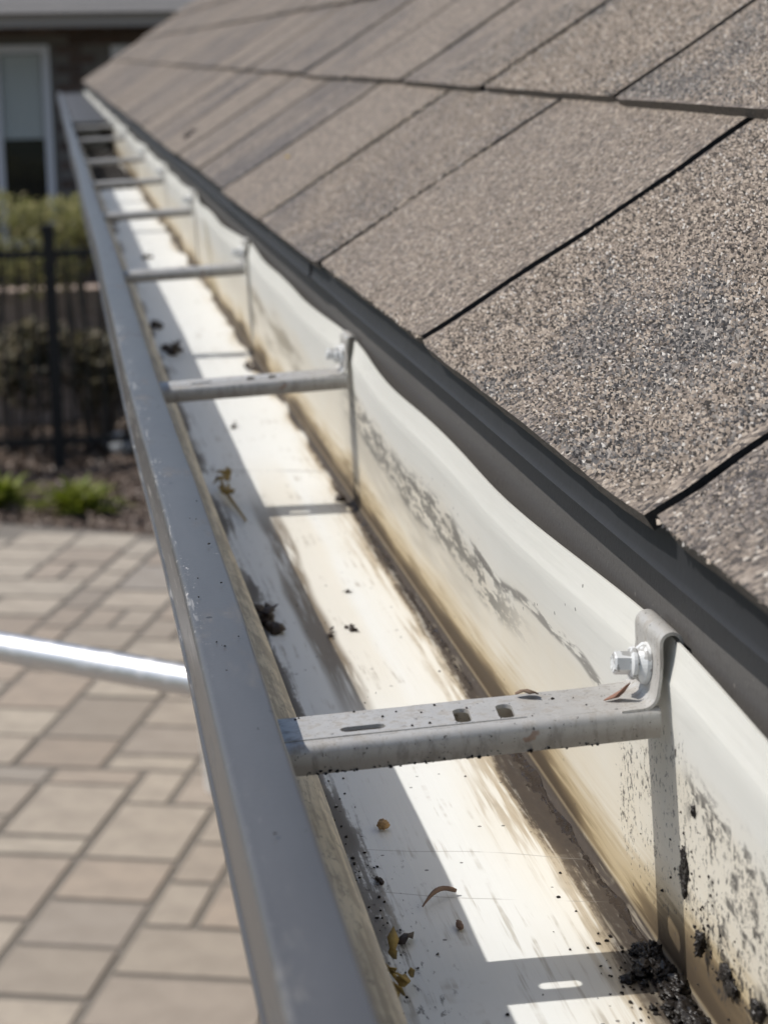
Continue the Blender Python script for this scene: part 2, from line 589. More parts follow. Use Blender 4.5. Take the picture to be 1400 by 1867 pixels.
def mat_screw():
    n = N('chipped_white_screw_paint')
    f = n.step(n.noise(230, 2, 0.6), 0.54, 0.57)
    c = n.mix(n.mul(f, 0.7), (0.70, 0.71, 0.70), (0.24, 0.23, 0.21))
    return n.done(c, n.add(0.32, n.mul(f, 0.2)), 0.0)


M['screw'] = mat_screw()
M['deck'] = simple('shaded_bitumen_underlay', (0.007, 0.007, 0.007), 0.95)  # near-black: the shade inside the slots is put into the bitumen colour
M['cut'] = simple('cut_asphalt_edge', (0.028, 0.025, 0.022), 0.9, 0, 0.6, 300, 0.0006, 500)
M['worn'] = simple('worn_shingle_edge', (0.10, 0.085, 0.070), 0.9, 0, 0.85, 420, 0.0012, 600)
M['sand'] = simple('dark_joint_sand', (0.20, 0.178, 0.15), 0.95, 0, 0.3, 90, 0.003, 300)
M['mulch'] = simple('brown_bark_mulch', (0.105, 0.075, 0.055), 0.95, 0, 0.6, 25, 0.02, 60)
M['chip'] = mat_leaf('bark_chip', [(0.055, 0.037, 0.028), (0.13, 0.09, 0.065), (0.22, 0.165, 0.125)], 0.0)
M['soil'] = simple('ground_grass_and_soil', (0.075, 0.085, 0.04), 0.95, 0, 0.4, 3, 0.02, 30)
M['blackmetal'] = simple('black_powder_coat', (0.004, 0.004, 0.005), 0.6, 0, 0.2)
M['hedge'] = mat_leaf('hedge_leaf', [(0.16, 0.17, 0.055), (0.28, 0.28, 0.095), (0.39, 0.37, 0.16), (0.48, 0.42, 0.23)], 0.55)
M['darkleaf'] = mat_leaf('shrub_leaf', [(0.045, 0.044, 0.02), (0.15, 0.135, 0.075), (0.44, 0.375, 0.28)], 0.45)  # palest tone paints sunlit flecks into the leaf colour
M['green'] = mat_leaf('fresh_perennial_leaf', [(0.12, 0.16, 0.010), (0.20, 0.24, 0.018), (0.32, 0.33, 0.08)], 0.4)
M['bark'] = simple('shrub_bark', (0.14, 0.115, 0.095), 0.9, 0, 0.4, 30, 0.004, 80)
M['brick'] = None


def mat_brick():
    n = N('dark_brown_brick')
    c = n.ramp(n.rnd(), [(0, (0.085, 0.058, 0.047)), (0.4, (0.125, 0.083, 0.066)), (0.7, (0.10, 0.074, 0.064)), (1, (0.16, 0.115, 0.092))])
    c = n.mix(n.mul(n.noise(40, 4), 0.5), c, (0.075, 0.055, 0.046))
    return n.done(c, 0.9, 0, n.bump(n.noise(150, 3), 0.003))


M['brick'] = mat_brick()
M['mortar'] = simple('grey_mortar', (0.16, 0.145, 0.13), 0.95)
M['trim'] = simple('white_window_trim', (0.66, 0.66, 0.68), 0.5, 0, 0.06)
M['blind'] = simple('pale_window_blind', (0.46, 0.49, 0.47), 0.7, 0, 0.06)
M['soffit'] = simple('tan_soffit_metal', (0.33, 0.29, 0.25), 0.5, 0, 0.1)
M['farroof'] = simple('grey_roof_shingle', (0.20, 0.19, 0.18), 0.9, 0, 0.3, 40)
gl = N('dark_window_glass')
M['glass'] = gl.done((0.012, 0.013, 0.016), 0.06, 0.0, None, 0.6)
M['alu'] = None


def mat_alu():
    n = N('brushed_aluminium')
    c = n.mix(n.noise((3, 500, 500), 3), (0.66, 0.66, 0.67), (0.80, 0.80, 0.81))
    sc_ = n.step(n.noise(60, 4, 0.7), 0.5, 0.65)
    return n.done(c, n.add(0.42, n.mul(sc_, 0.15)), 1.0)


M['alu'] = mat_alu()
M['rubber'] = simple('black_rubber', (0.02, 0.02, 0.02), 0.8)
M['stone'] = simple('pale_garden_stone', (0.52, 0.54, 0.56), 0.8, 0, 0.15, 12, 0.004, 40)
M['pinkstone'] = simple('pinkish_edging_block', (0.42, 0.33, 0.28), 0.85, 0, 0.25, 9, 0.004, 60)
M['plastic'] = simple('white_bucket_plastic', (0.78, 0.78, 0.76), 0.35, 0, 0.04)
M['seed'] = simple('tan_seed_skin', (0.42, 0.26, 0.11), 0.5, 0, 0.45, 500, 0.0004, 900)
M['twig'] = simple('brown_twig_bark', (0.20, 0.125, 0.085), 0.7, 0, 0.4, 400, 0.0002, 900)
M['dryleaf'] = simple('dry_brown_leaf', (0.17, 0.11, 0.07), 0.75, 0, 0.55, 300, 0.0004, 500)
M['darkleafbit'] = simple('rotten_dark_leaf', (0.05, 0.036, 0.028), 0.6, 0, 0.5, 300, 0.0006, 500)
M['yellow'] = simple('yellow_brown_husk', (0.36, 0.25, 0.07), 0.65, 0, 0.6, 260, 0.0004, 500)
M['petal'] = simple('rust_brown_petal', (0.26, 0.13, 0.085), 0.7, 0, 0.4, 400, 0.0002, 500)
M['plate'] = simple('grey_cover_plate_paint', (0.055, 0.057, 0.062), 0.8, 0, 0.2, 12)


# ------------------------------------------------------------------ ground, patio, planting bed
ground = link('ground', mesh('ground', [(-600, -600, G - 0.09), (600, -600, G - 0.09), (600, 900, G - 0.09), (-600, 900, G - 0.09)],
                             [(0, 1, 2, 3)]), M['soil'], kind='structure', label='grass and soil around the patio')
PA = math.radians(17.6)                     # joints run 17.6 degrees off the gutter line
pu = Vector((math.sin(PA), math.cos(PA), 0))
pv = Vector((math.cos(PA), -math.sin(PA), 0))
PO = Vector((-0.331, 4.90, 0))              # a long joint passes here
EDGE_P, EDGE_D = Vector((-0.16, 10.78, 0)), Vector((0.87, -0.50, 0)).normalized()   # patio edge
EDGE_N = Vector((-EDGE_D.y, EDGE_D.x, 0))
if EDGE_N.y < 0:
    EDGE_N = -EDGE_N


def inside(p):
    return (Vector((p.x, p.y, 0)) - EDGE_P).dot(EDGE_N) < 0


a, b = EDGE_P - EDGE_D * 14, EDGE_P + EDGE_D * 14
c_, d_ = b - EDGE_N * 16, a - EDGE_N * 16
patio = link('patio', mesh('patio', [Vector((p.x, p.y, G - 0.006)) for p in (a, b, c_, d_)] + [Vector((p.x, p.y, G - 0.085)) for p in (a, b, c_, d_)],
                           [(3, 2, 1, 0), (4, 5, 6, 7), (0, 1, 5, 4), (1, 2, 6, 5), (2, 3, 7, 6), (3, 0, 4, 7)]), M['sand'], kind='structure',
             label='beige paver patio beneath the gutter')
# ashlar pattern of mixed blocks on a half-module grid
U = 0.168
rp = random.Random(12)
occ = set()
items = []
for i in range(-30, 46):
    for j in range(-19, 20):
        if (i, j) in occ:
            continue
        opts = [(2, 2), (3, 2), (2, 3), (2, 2), (1, 2), (2, 2), (2, 1)]
        rp.shuffle(opts)
        for (di, dj) in opts + [(1, 1)]:
            cs = [(i + q, j + r) for q in range(di) for r in range(dj)]
            if not any(q in occ for q in cs):
                if dj > 1 and (i, j + dj) not in occ and (i, j + dj + 1) in occ:
                    continue
                break
        occ.update(cs)
        ctr = PO + pu * ((i + di / 2) * U) + pv * ((j + dj / 2) * U)
        if inside(ctr + EDGE_N * 0.20):
            line = -0.07 + (ctr.y - 4.6) * 0.015
            items.append((abs(ctr.x - line) + max(0, 4.4 - ctr.y) * 1.2, ctr, di * U, dj * U))
items.sort(key=lambda t: t[0])
pm = {}


def paver_mesh(di, dj):
    if (di, dj) not in pm:
        hu, hv = di / 2 - 0.0055, dj / 2 - 0.0055
        me = box_mesh('paver', -hv, hv, -hu, hu, -0.055, 0.0, 0.011, 2)
        me.materials.append(M['paver'])
        pm[(di, dj)] = me
    return pm[(di, dj)]


for t, (_, ctr, di, dj) in enumerate(items[:300]):
    o = link('paver', paver_mesh(di, dj), parent=patio)
    o.matrix_world = Matrix.Translation((ctr.x, ctr.y, G + random.uniform(-0.002, 0.002))) @ Matrix.Rotation(-PA + random.uniform(-.006, .006), 4, 'Z')
vs, fs = [], []
for (_, ctr, di, dj) in items[300:]:
    tmp, k0 = paver_mesh(di, dj), len(vs)
    mx = Matrix.Translation((ctr.x, ctr.y, G)) @ Matrix.Rotation(-PA, 4, 'Z')
    vs += [mx @ v.co for v in tmp.vertices]
    fs += [tuple(i + k0 for i in p.vertices) for p in tmp.polygons]
link('outer_pavers', mesh('outer_pavers', vs, fs), M['paver'], parent=patio, kind='stuff')

# mulch bed with bark chips
a, b = EDGE_P - EDGE_D * 10 + EDGE_N * 0.01, EDGE_P + EDGE_D * 10 + EDGE_N * 0.01
vs, fs = [], []
nx, ny = 110, 40
for j in range(ny + 1):
    for i in range(nx + 1):
        p = a.lerp(b, i / nx) + EDGE_N * (8.0 * (j / ny) ** 1.5)
        zz = G - 0.03 + 0.05 * noise.noise(Vector((p.x * 1.7, p.y * 1.7, 0))) + 0.03 * noise.noise(Vector((p.x * 8, p.y * 8, 3)))
        vs.append((p.x, p.y, zz - (0.03 if j == 0 else 0)))
for j in range(ny):
    for i in range(nx):
        q = j * (nx + 1) + i
        fs.append((q, q + 1, q + nx + 2, q + nx + 1))
link('planting_bed', mesh('planting_bed', vs, fs, True), M['mulch'], kind='structure', label='brown mulched planting bed beyond the patio')
vs, fs = [], []
rc = random.Random(3)
for k in range(7000):
    p = EDGE_P + EDGE_D * rc.uniform(-2.2, 2.2) + EDGE_N * (0.03 + 3.2 * rc.random() ** 1.3)
    L, W = rc.uniform(0.015, 0.05), rc.uniform(0.006, 0.018)
    zz = G - 0.02 + 0.05 * noise.noise(Vector((p.x * 1.7, p.y * 1.7, 0))) + 0.03 * noise.noise(Vector((p.x * 8, p.y * 8, 3))) + rc.uniform(0.0, 0.02)
    Q = Matrix.Rotation(rc.uniform(0, 6.3), 3, 'Z') @ Matrix.Rotation(rc.uniform(-.6, .6), 3, 'X') @ Matrix.Rotation(rc.uniform(-.6, .6), 3, 'Y')
    k0 = len(vs)
    for q in ((-L, -W, 0), (L, -W, 0), (L, W, 0), (-L, W, 0), (0, 0, W)):
        vs.append(Vector((p.x, p.y, zz)) + Q @ Vector(q))
    fs += [(k0, k0 + 1, k0 + 4), (k0 + 1, k0 + 2, k0 + 4), (k0 + 2, k0 + 3, k0 + 4), (k0 + 3, k0, k0 + 4)]
link('bark_chips', mesh('bark_chips', vs, fs), M['chip'], kind='stuff', label='loose bark chips strewn over the planting bed', cat='mulch')


# ------------------------------------------------------------------ the house: roof, fascia, drip edge
TH = 0.5936
ES = Vector((-0.0147, 0.0, 0.0345))
ru = Vector((math.cos(TH), 0, math.sin(TH)))
rn = Vector((-math.sin(TH), 0, math.cos(TH)))
RY0, RY1 = -1.40, 9.0
house = link('house', None, label='house whose shingled roof rises at the right of the gutter', cat='house')
house.location = (0, 0, 0)
EX, TW, TT = 0.1615, 0.325, 0.0050
NCO = 26


def rp_(y, s, h):
    p = ES + ru * s + rn * (h - 0.0050)
    return Vector((p.x, y, p.z))


vs = [rp_(RY0, 0.012, -0.0075), rp_(RY1 - .02, 0.012, -0.0075), rp_(RY1 - .02, NCO * EX, -0.0075), rp_(RY0, NCO * EX, -0.0075),
      rp_(RY0, 0.030, -0.020), rp_(RY1 - .02, 0.030, -0.020), rp_(RY1 - .02, NCO * EX, -0.020), rp_(RY0, NCO * EX, -0.020)]
roof = link('roof', mesh('roof', vs, [(0, 3, 2, 1), (4, 5, 6, 7), (0, 1, 5, 4), (1, 2, 6, 5), (2, 3, 7, 6), (3, 0, 4, 7)]), M['deck'], parent=house)


def tab_mesh(seed, wd, fine, ph=(0.0, 1.0), near_gap=False):
    """one shingle tab: local x along the eave, y up the slope, z off the roof; wavy sides, worn lower corners"""
    rr = random.Random(seed)
    nx_, ny_ = (24, 14) if fine else (5, 4)
    L_ = EX + 0.03
    hw = wd / 2 - (0.0035 if near_gap else 0.0080)
    low = [rr.uniform(-1, 1) for _ in range(4)]
    vs_, fs_ = [], []
    for j in range(ny_ + 1):
        b_ = j / ny_
        wl = 0.0034 * math.sin(b_ * 5.0 + ph[0] * 7) + 0.0040 * noise.noise(Vector((b_ * 6, ph[0], 0)))
        wr = 0.0034 * math.sin(b_ * 5.0 + ph[1] * 7) + 0.0040 * noise.noise(Vector((b_ * 6, ph[1], 0)))
        for i in range(nx_ + 1):
            t = i / nx_
            xx = (-hw + wl) * (1 - t) + (hw + wr) * t
            yy = b_ * L_
            if j == 0:
                ed = min(t, 1 - t) * wd
                yy += 0.0010 * max(0, 1 - ed / 0.008) + 0.0006 * noise.noise(Vector((xx * 90, seed, 0))) + 0.0005 * noise.noise(Vector((xx * 12, seed, 1)))
            if fine and i in (0, nx_):
                xx += rr.uniform(-.0004, .0004)
            curl = 0.0007 * max(0, 1 - yy / 0.05) * (low[0] * (1 - t) + low[1] * t) * abs(2 * t - 1) ** 2
            zz = TT * (1 - yy / EX) + max(curl, -0.0004) + 0.00022 * noise.noise(Vector((xx * 22, yy * 22, seed * 1.3)))
            if j == 0:
                zz += 0.0009 * noise.noise(Vector((xx * 16, seed, 4)))
            vs_.append((xx, yy, zz))
    m_ = nx_ + 1
    for j in range(ny_):
        for i in range(nx_):
            q = j * m_ + i
            fs_.append((q, q + 1, q + m_ + 1, q + m_))
    ring = list(range(nx_ + 1)) + [j * m_ + nx_ for j in range(1, ny_ + 1)] + [ny_ * m_ + i for i in range(nx_ - 1, -1, -1)] + [j * m_ for j in range(ny_ - 1, 0, -1)]
    k0 = len(vs_)
    for q in ring:
        v = vs_[q]
        vs_.append((v[0], v[1], v[2] - TT))
    for i in range(len(ring)):
        j = (i + 1) % len(ring)
        fs_.append((ring[i], k0 + i, k0 + j, ring[j]))
    mi_ = [0] * (nx_ * ny_) + [2] * nx_ + [1] * (len(ring) - nx_)
    me_ = mesh('shingle', vs_, fs_, True, mi_)
    me_.set_sharp_from_angle(angle=math.radians(40))
    me_.materials.append(M['shingle'])
    me_.materials.append(M['cut'])
    me_.materials.append(M['worn'])
    return me_


TB = Matrix(((0, ru.x, rn.x), (1, 0, 0), (0, ru.z, rn.z)))     # columns: local x, y, z
variants = [tab_mesh(50 + k, TW, False) for k in range(7)]
tabs = []
for k in range(NCO):
    off = -0.0312 + (0.205 * k) % TW
    i0 = int(math.floor((RY0 - off) / TW))
    y_ = off + i0 * TW
    while y_ < RY1:
        y0, y1 = max(y_, RY0), min(y_ + TW, RY1)
        if y1 - y0 > 0.02:
            tabs.append((k, y0, y1))
        y_ += TW
tabs.sort(key=lambda t: (t[0] > 8, (0 if t[2] > -0.4 else 6) + t[0] * 0.3 + t[1] * 0.1))
rt = random.Random(5)
fvs, ffs, fmi = [], [], []
nearpts = []
for idx, (k, y0, y1) in enumerate(tabs):
    full = abs(y1 - y0 - TW) < 1e-4
    near = y1 > -0.4 and y0 < 1.3 and k < 3
    if near or not full or k < 4:
        me = tab_mesh(1000 + idx, y1 - y0, near, ((y0 * 37.7 + k * 3.3) % 9, (y1 * 37.7 + k * 3.3) % 9), y0 < 0.35)
    else:
        me = rt.choice(variants)
    lift = rt.uniform(0, 0.0007)
    s0 = k * EX + rt.uniform(-0.0015, 0.0015)
    loc = rp_((y0 + y1) / 2, s0, lift)
    mat = Matrix.Translation(loc) @ TB.to_4x4() @ Matrix.Rotation(rt.uniform(-.003, .003), 4, 'Z')
    if idx < 300:
        o = link('shingle', me, parent=roof)
        o.matrix_world = mat
    else:
        k0 = len(fvs)
        fvs += [mat @ v.co for v in me.vertices]
        ffs += [tuple(i + k0 for i in p_.vertices) for p_ in me.polygons]
        fmi += [p_.material_index for p_ in me.polygons]
link('upper_shingles', mesh('upper_shingles', fvs, ffs, True, fmi), [M['shingle'], M['cut'], M['worn']], parent=roof, kind='stuff')

# standing mineral granules on the near shingles: real grains
rng = np.random.default_rng(21)
NG = 300000
gy = -0.22 + 1.20 * rng.random(NG) ** 1.55
gs = rng.uniform(0.0008, 0.262, NG)
gk = (gs / EX).astype(int)
gb = gs - gk * EX
keep = gb > 0.0012
for k in (0, 1):
    sl = np.array([y0 for (kk, y0, y1) in tabs if kk == k])
    dist = np.abs(gy[:, None] - sl[None, :]).min(1)
    keep &= ~((gk == k) & (dist < 0.0088))
gy, gs, gb = gy[keep], gs[keep], gb[keep]
NG = len(gy)
gh = TT * (1 - gb / EX) + 0.0001
RU, RN = np.array(ru), np.array(rn)
gp = np.array(ES)[None, :] + gs[:, None] * RU + (gh - 0.0050)[:, None] * RN
gp[:, 1] = gy
gr = rng.uniform(0.00045, 0.00108, NG)
ang = rng.uniform(0, 6.283, NG)
YA = np.array([0.0, 1.0, 0.0])
dA = np.sin(ang)[:, None] * RU + np.cos(ang)[:, None] * YA
dB = np.cos(ang)[:, None] * RU - np.sin(ang)[:, None] * YA
A_ = dA * (gr * rng.uniform(0.8, 1.5, NG))[:, None]
B_ = dB * (gr * rng.uniform(0.6, 1.0, NG))[:, None]
tip = RN[None, :] * (gr * rng.uniform(0.55, 1.05, NG))[:, None] + A_ * rng.uniform(-.5, .5, NG)[:, None] + B_ * rng.uniform(-.5, .5, NG)[:, None]
lw = RN[None, :] * (-0.35 * gr)[:, None]
gv = np.stack([gp + A_ + lw, gp + B_ + lw, gp - A_ + lw, gp - B_ + lw, gp + tip], 1).reshape(-1, 3)
ix = (np.arange(NG) * 5)[:, None]
gf_ = np.stack([ix + np.array([0, 1, 4]), ix + np.array([1, 2, 4]), ix + np.array([2, 3, 4]), ix + np.array([3, 0, 4])], 1).reshape(-1, 3)
palA = np.array([(0.035, 0.030, 0.026), (0.090, 0.074, 0.062), (0.190, 0.155, 0.125), (0.285, 0.237, 0.192), (0.390, 0.330, 0.270)])
palB = np.array([(0.025, 0.024, 0.025), (0.058, 0.056, 0.057), (0.105, 0.100, 0.097), (0.170, 0.157, 0.145), (0.260, 0.236, 0.212)])
blot_ = (np.sin(gy * 31 + 3 * np.sin(gs * 40)) * np.sin(gs * 47 + 2 * np.sin(gy * 23)) + 0.8 * np.sin(gy * 11 + gs * 17)) * 0.5
tabn = np.sin(np.floor((gy + 0.0312 + 0.12 * gk[keep]) / TW) * 5.3 + gk[keep] * 2.1) * 0.25
isB = blot_ + tabn + rng.normal(0, 0.32, NG) > 0.42
pick = rng.integers(0, 5, NG)
gcol = np.where(isB[:, None], palB[pick], palA[pick]) * rng.uniform(0.85, 1.15, NG)[:, None]
wh = rng.random(NG) < 0.03
gcol[wh] = (0.52, 0.49, 0.45)
me = bpy.data.meshes.new('shingle_granules')
me.vertices.add(len(gv))
me.vertices.foreach_set('co', gv.astype(np.float32).ravel())
me.loops.add(gf_.size)
me.loops.foreach_set('vertex_index', gf_.astype(np.int32).ravel())
me.polygons.add(len(gf_))
me.polygons.foreach_set('loop_start', np.arange(0, gf_.size, 3, dtype=np.int32))
me.polygons.foreach_set('loop_total', np.full(len(gf_), 3, dtype=np.int32))
me.update(calc_edges=True)
ca_ = me.color_attributes.new('tone', 'FLOAT_COLOR', 'POINT')
ca_.data.foreach_set('color', np.repeat(np.hstack([gcol, np.ones((NG, 1))]), 5, axis=0).astype(np.float32).ravel())
link('shingle_granules', me, M['granule'], parent=roof, kind='stuff')

# drip edge: two lapped lengths, fascia, soffit, house wall
dprof = [(0.09, 0.0935), (0.010, 0.0395), (-0.0045, 0.0300), (-0.0060, 0.0285), (-0.0062, 0.0185), (-0.0075, 0.0165)]
for (y0, y1, dx) in ((RY0, 0.735, 0.0), (0.715, 4.2, -0.0013), (4.18, RY1 - 0.01, -0.0002)):
    st = [y0 + (y1 - y0) * i / 24 for i in range(25)]
    me = sheet_sweep('drip_edge', [(q[0] + dx, q[1] + (0.0008 if q[1] < 0.03 else -0.0025)) for q in dprof], st, -0.0007,
                     lambda u, v, s: (u + 0.0006 * noise.noise(Vector((0, s * 4, 2))), s, v + 0.0008 * noise.noise(Vector((0, s * 3, 7)))))
    link('drip_edge', me, M['drip'], parent=house)
link('fascia', box_mesh('fascia', 0.0035, 0.022, RY0, RY1 - 0.02, -0.17, 0.0345), M['fascia'], parent=house)
link('soffit', box_mesh('soffit', 0.022, 0.70, RY0, RY1 - 0.03, -0.168, -0.160), M['soffit'], parent=house)
link('wall', box_mesh('wall', 0.70, 0.90, RY0, RY1 - 0.4, G - 0.08, -0.16), M['brick'], parent=house)

# ------------------------------------------------------------------ the gutter
HY = [-0.0005, 0.597, 1.203, 1.853, 2.455, 3.075, 4.00, 4.75]
HALL = [-0.62] + HY + [4.75 + 0.61 * i for i in range(1, 8)]
bowk = [(0, 0.0), (.16, -.0058), (.29, -.0102), (.43, -.0072), (.58, -.0066), (.71, -.0098), (.86, -.0050), (1, 0.0)]


def bow(y_):
    for i in range(len(HALL) - 1):
        if HALL[i] <= y_ <= HALL[i + 1]:
            t = (y_ - HALL[i]) / (HALL[i + 1] - HALL[i])
            am = 0.88 + 0.22 * math.sin(i * 2.3 + 0.6)
            if i >= 2:
                am *= 1.0
            for (t0, v0), (t1, v1) in zip(bowk, bowk[1:]):
                if t0 <= t <= t1:
                    q = (t - t0) / (t1 - t0)
                    q = q * q * (3 - 2 * q)
                    return am * (v0 + (v1 - v0) * q)
    return 0.0


def smooth_bow(y_):
    return sum(bow(y_ + d) for d in (-.045, -.03, -.015, 0, .015, .03, .045)) / 7


GY0, GY1 = -1.30, 9.02
stations = []
y_ = GY0
while y_ < GY1:
    stations.append(y_)
    y_ += 0.012 if -0.4 < y_ < 1.3 else 0.03
stations.append(GY1)
BW = {s: smooth_bow(s) for s in stations}


def gplace(u, v, s):
    wq = max(0.0, min(1.0, (v + 0.085) / 0.085)) ** 1.4 if u > -0.02 else 0.0
    lipw = 1.0 if u < -0.086 else 0.0
    dx = BW[s] * wq + lipw * (0.0007 * math.sin(s * 5.1 + 1) + 0.0008 * noise.noise(Vector((s * 3, 1, 0))))
    dz = 0.0005 * noise.noise(Vector((s * 5, 9, 0))) + lipw * (0.0007 * noise.noise(Vector((s * 7, 5, 0))) + 0.00035 * noise.noise(Vector((s * 33, u * 90, 0))))
    return (u + dx, s, v + dz)


gutter = link('gutter', None, label='long gutter, grey outside and stained white inside, running below the shingles', cat='gutter')
lip_prof = ([(-0.1070, -0.0205), (-0.1080, -0.0165)] + arc(-0.1095, -0.0145, 0.0015, -20, 90, 4) + [(-0.1135, -0.0124), (-0.1180, -0.0124)]
            + [(-0.1205, -0.0126)] + arc(-0.1222, -0.0147, 0.0020, 80, 180, 5) + [(-0.1243, -0.0230), (-0.1243, -0.0320)])
tr_prof = ([(-0.1243, -0.0320)] + [(-0.1238, -0.0365), (-0.1215, -0.0405), (-0.1165, -0.0440), (-0.1090, -0.0470), (-0.1000, -0.0498), (-0.0930, -0.0540),
                                   (-0.0888, -0.0595), (-0.0873, -0.0660), (-0.0875, -0.0760), (-0.0862, -0.0880)]
           + arc(-0.0825, -0.0925, 0.0035, 180, 270, 4) + [(-0.0700, -0.0960), (-0.0550, -0.0962), (-0.0400, -0.0960), (-0.0200, -0.0960)]
           + arc(-0.0040, -0.0925, 0.0035, 270, 360, 4)
           + [(-0.0005, -0.0800), (-0.0005, -0.0640), (-0.0005, -0.0480), (-0.0005, -0.0320), (-0.0008, -0.0220), (-0.0012, -0.0152), (-0.0010, -0.0145), (0.0000, -0.0095), (0.0010, -0.0040)])
# outer side of the sheet is grey, inner side white; thickness goes to the outside (right of the profile direction)
lip = sheet_sweep('front_lip', lip_prof, stations, 0.0008, gplace, (0, 0))
link('front_lip', lip, M['grey'], parent=gutter)
trough = sheet_sweep('trough', tr_prof, stations, -0.0008, gplace, (0, 1))
link('trough', trough, [M['white'], M['grey']], parent=gutter)
# end cap and the closed far stretch
ep = [(-0.1235, -0.014)] + tr_prof
for nm, yy in (('end_cap', GY1 + 0.0015), ('end_cap', GY0 - 0.0025)):
    vs = [(p[0], yy, p[1]) for p in ep] + [(p[0], yy + 0.001, p[1]) for p in ep]
    k = len(ep)
    fs = [tuple(range(k)), tuple(reversed(range(k, 2 * k)))] + [(i, i + k, (i + 1) % k + k, (i + 1) % k) for i in range(k)]
    link(nm, mesh(nm, vs, fs), M['grey'], parent=gutter)

cover = link('cover_plate', sheet_sweep('cover_plate', [(-0.1075, -0.0265), (-0.1070, -0.0205), (-0.104, -0.0188), (-0.060, -0.0178), (-0.012, -0.0178), (-0.0105, -0.022)],
             [4.84 + 0.1 * i for i in range(41)], 0.0008, lambda u, v, s: (u, s, v + 0.0006 * noise.noise(Vector((u * 20, s * 2, 0))))),
             M['plate'], label='plain grey metal cover plate closing the far end of the gutter', cat='cover plate')

# ------------------------------------------------------------------ hangers


def strap_mesh():
    SL = 0.0042 / 0.104
    bm_ = bmesh.new()
    x0, x1, y0, y1, th = -0.1125, -0.0105, -0.0103, 0.0103, 0.0011

    def loop(pts):
        v = [bm_.verts.new((p[0], p[1], 0)) for p in pts]
        return [bm_.edges.new((v[i], v[(i + 1) % len(v)])) for i in range(len(v))]

    edges = loop([(x0, y0), (x0 + (x1 - x0) * .33, y0), (x0 + (x1 - x0) * .66, y0), (x1, y0), (x1, y1), (x0 + (x1 - x0) * .66, y1), (x0 + (x1 - x0) * .33, y1), (x0, y1)])
    edges += loop(arc(-0.0870, -0.0035, 0.0020, 90, 270, 6) + arc(-0.0788, -0.0035, 0.0020, -90, 90, 6))
    for cx in (-0.0560, -0.0443):
        ring = arc(cx + 0.0003, 0.0018, 0.0022, 0, 180, 6) + arc(cx - 0.0003, -0.0056, 0.0022, 180, 360, 6)
        edges += loop(ring)
    bmesh.ops.triangle_fill(bm_, use_beauty=True, use_dissolve=False, edges=edges)
    # triangle_fill may fill the holes too: drop faces whose centre is inside a hole
    kill = []
    for f in bm_.faces:
        c = f.calc_center_median()
        if (-0.0887 < c.x < -0.0771 and abs(c.y + 0.0035) < 0.0019) or any(abs(c.x - cx) < 0.0021 and -0.0076 < c.y < 0.0038 for cx in (-0.0560, -0.0443)):
            kill.append(f)
    bmesh.ops.delete(bm_, geom=kill, context='FACES_ONLY')
    r = bmesh.ops.extrude_face_region(bm_, geom=list(bm_.faces))
    for v in r['geom']:
        if isinstance(v, bmesh.types.BMVert):
            v.co.z -= th
    # rolled flanges, front and back
    for sgn in (-1, 1):
        prof = [(0.0100, -0.0001)] + arc(0.0104, -0.0026, 0.0026, 90, 0, 5) + [(0.0131, -0.0060), (0.0128, -0.0082)]
        pts = []
        for q in prof:
            pts.append((q[0] * sgn, q[1]))
        inn = []
        for i, q in enumerate(prof):
            a_, b__ = Vector(prof[max(i - 1, 0)]), Vector(prof[min(i + 1, len(prof) - 1)])
            d = (b__ - a_).normalized()
            nq = Vector(q) + Vector((d.y, -d.x)) * 0.0011
            inn.append((nq.x * sgn, nq.y))
        ringpts = pts + inn[::-1]
        nst = 18
        prevv = None
        for s in range(nst + 1):
            xx = x0 + (x1 + 0.006 - x0) * s / nst
            cur = []
            for q, rp2 in enumerate(ringpts):
                jig = 0.00018 * noise.noise(Vector((xx * 160, q * 0.6, sgn)))
                cur.append(bm_.verts.new((xx, rp2[0], rp2[1] + jig)))
            if prevv:
                for q in range(len(cur)):
                    q2 = (q + 1) % len(cur)
                    bm_.faces.new((prevv[q], prevv[q2], cur[q2], cur[q]))
            else:
                bm_.faces.new(cur)
            prevv = cur
        bm_.faces.new(prevv[::-1])
    # stiffening crease along the front edge
    vv = bm_box(bm_, x0, -0.0400, -0.00905, -0.00845, -0.0004, 0.00032)
    for v in bm_.verts:
        v.co.z += -0.0185 + (v.co.x + 0.008) * SL
    me_ = bm_mesh('strap', bm_, True)
    me_.set_sharp_from_angle(angle=math.radians(40))
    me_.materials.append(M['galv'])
    return me_


def hook_mesh():
    prof = [(-0.0150, -0.01882), (-0.0110, -0.01855)] + arc(-0.0095, -0.0145, 0.0040, -90, -12, 5) + [(-0.0050, -0.0110), (-0.0047, -0.0065), (-0.0049, -0.0022)] \
        + arc(-0.0016, -0.0012, 0.0033, 175, 10, 9) + [(0.0017, -0.0030), (0.0014, -0.0055)]
    st = [-0.0120, -0.0108, 0.0, 0.0108, 0.0120]
    me_ = sheet_sweep('hook', prof, st, -0.0009, lambda u, v, s: (u, s, v))
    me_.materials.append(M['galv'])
    return me_


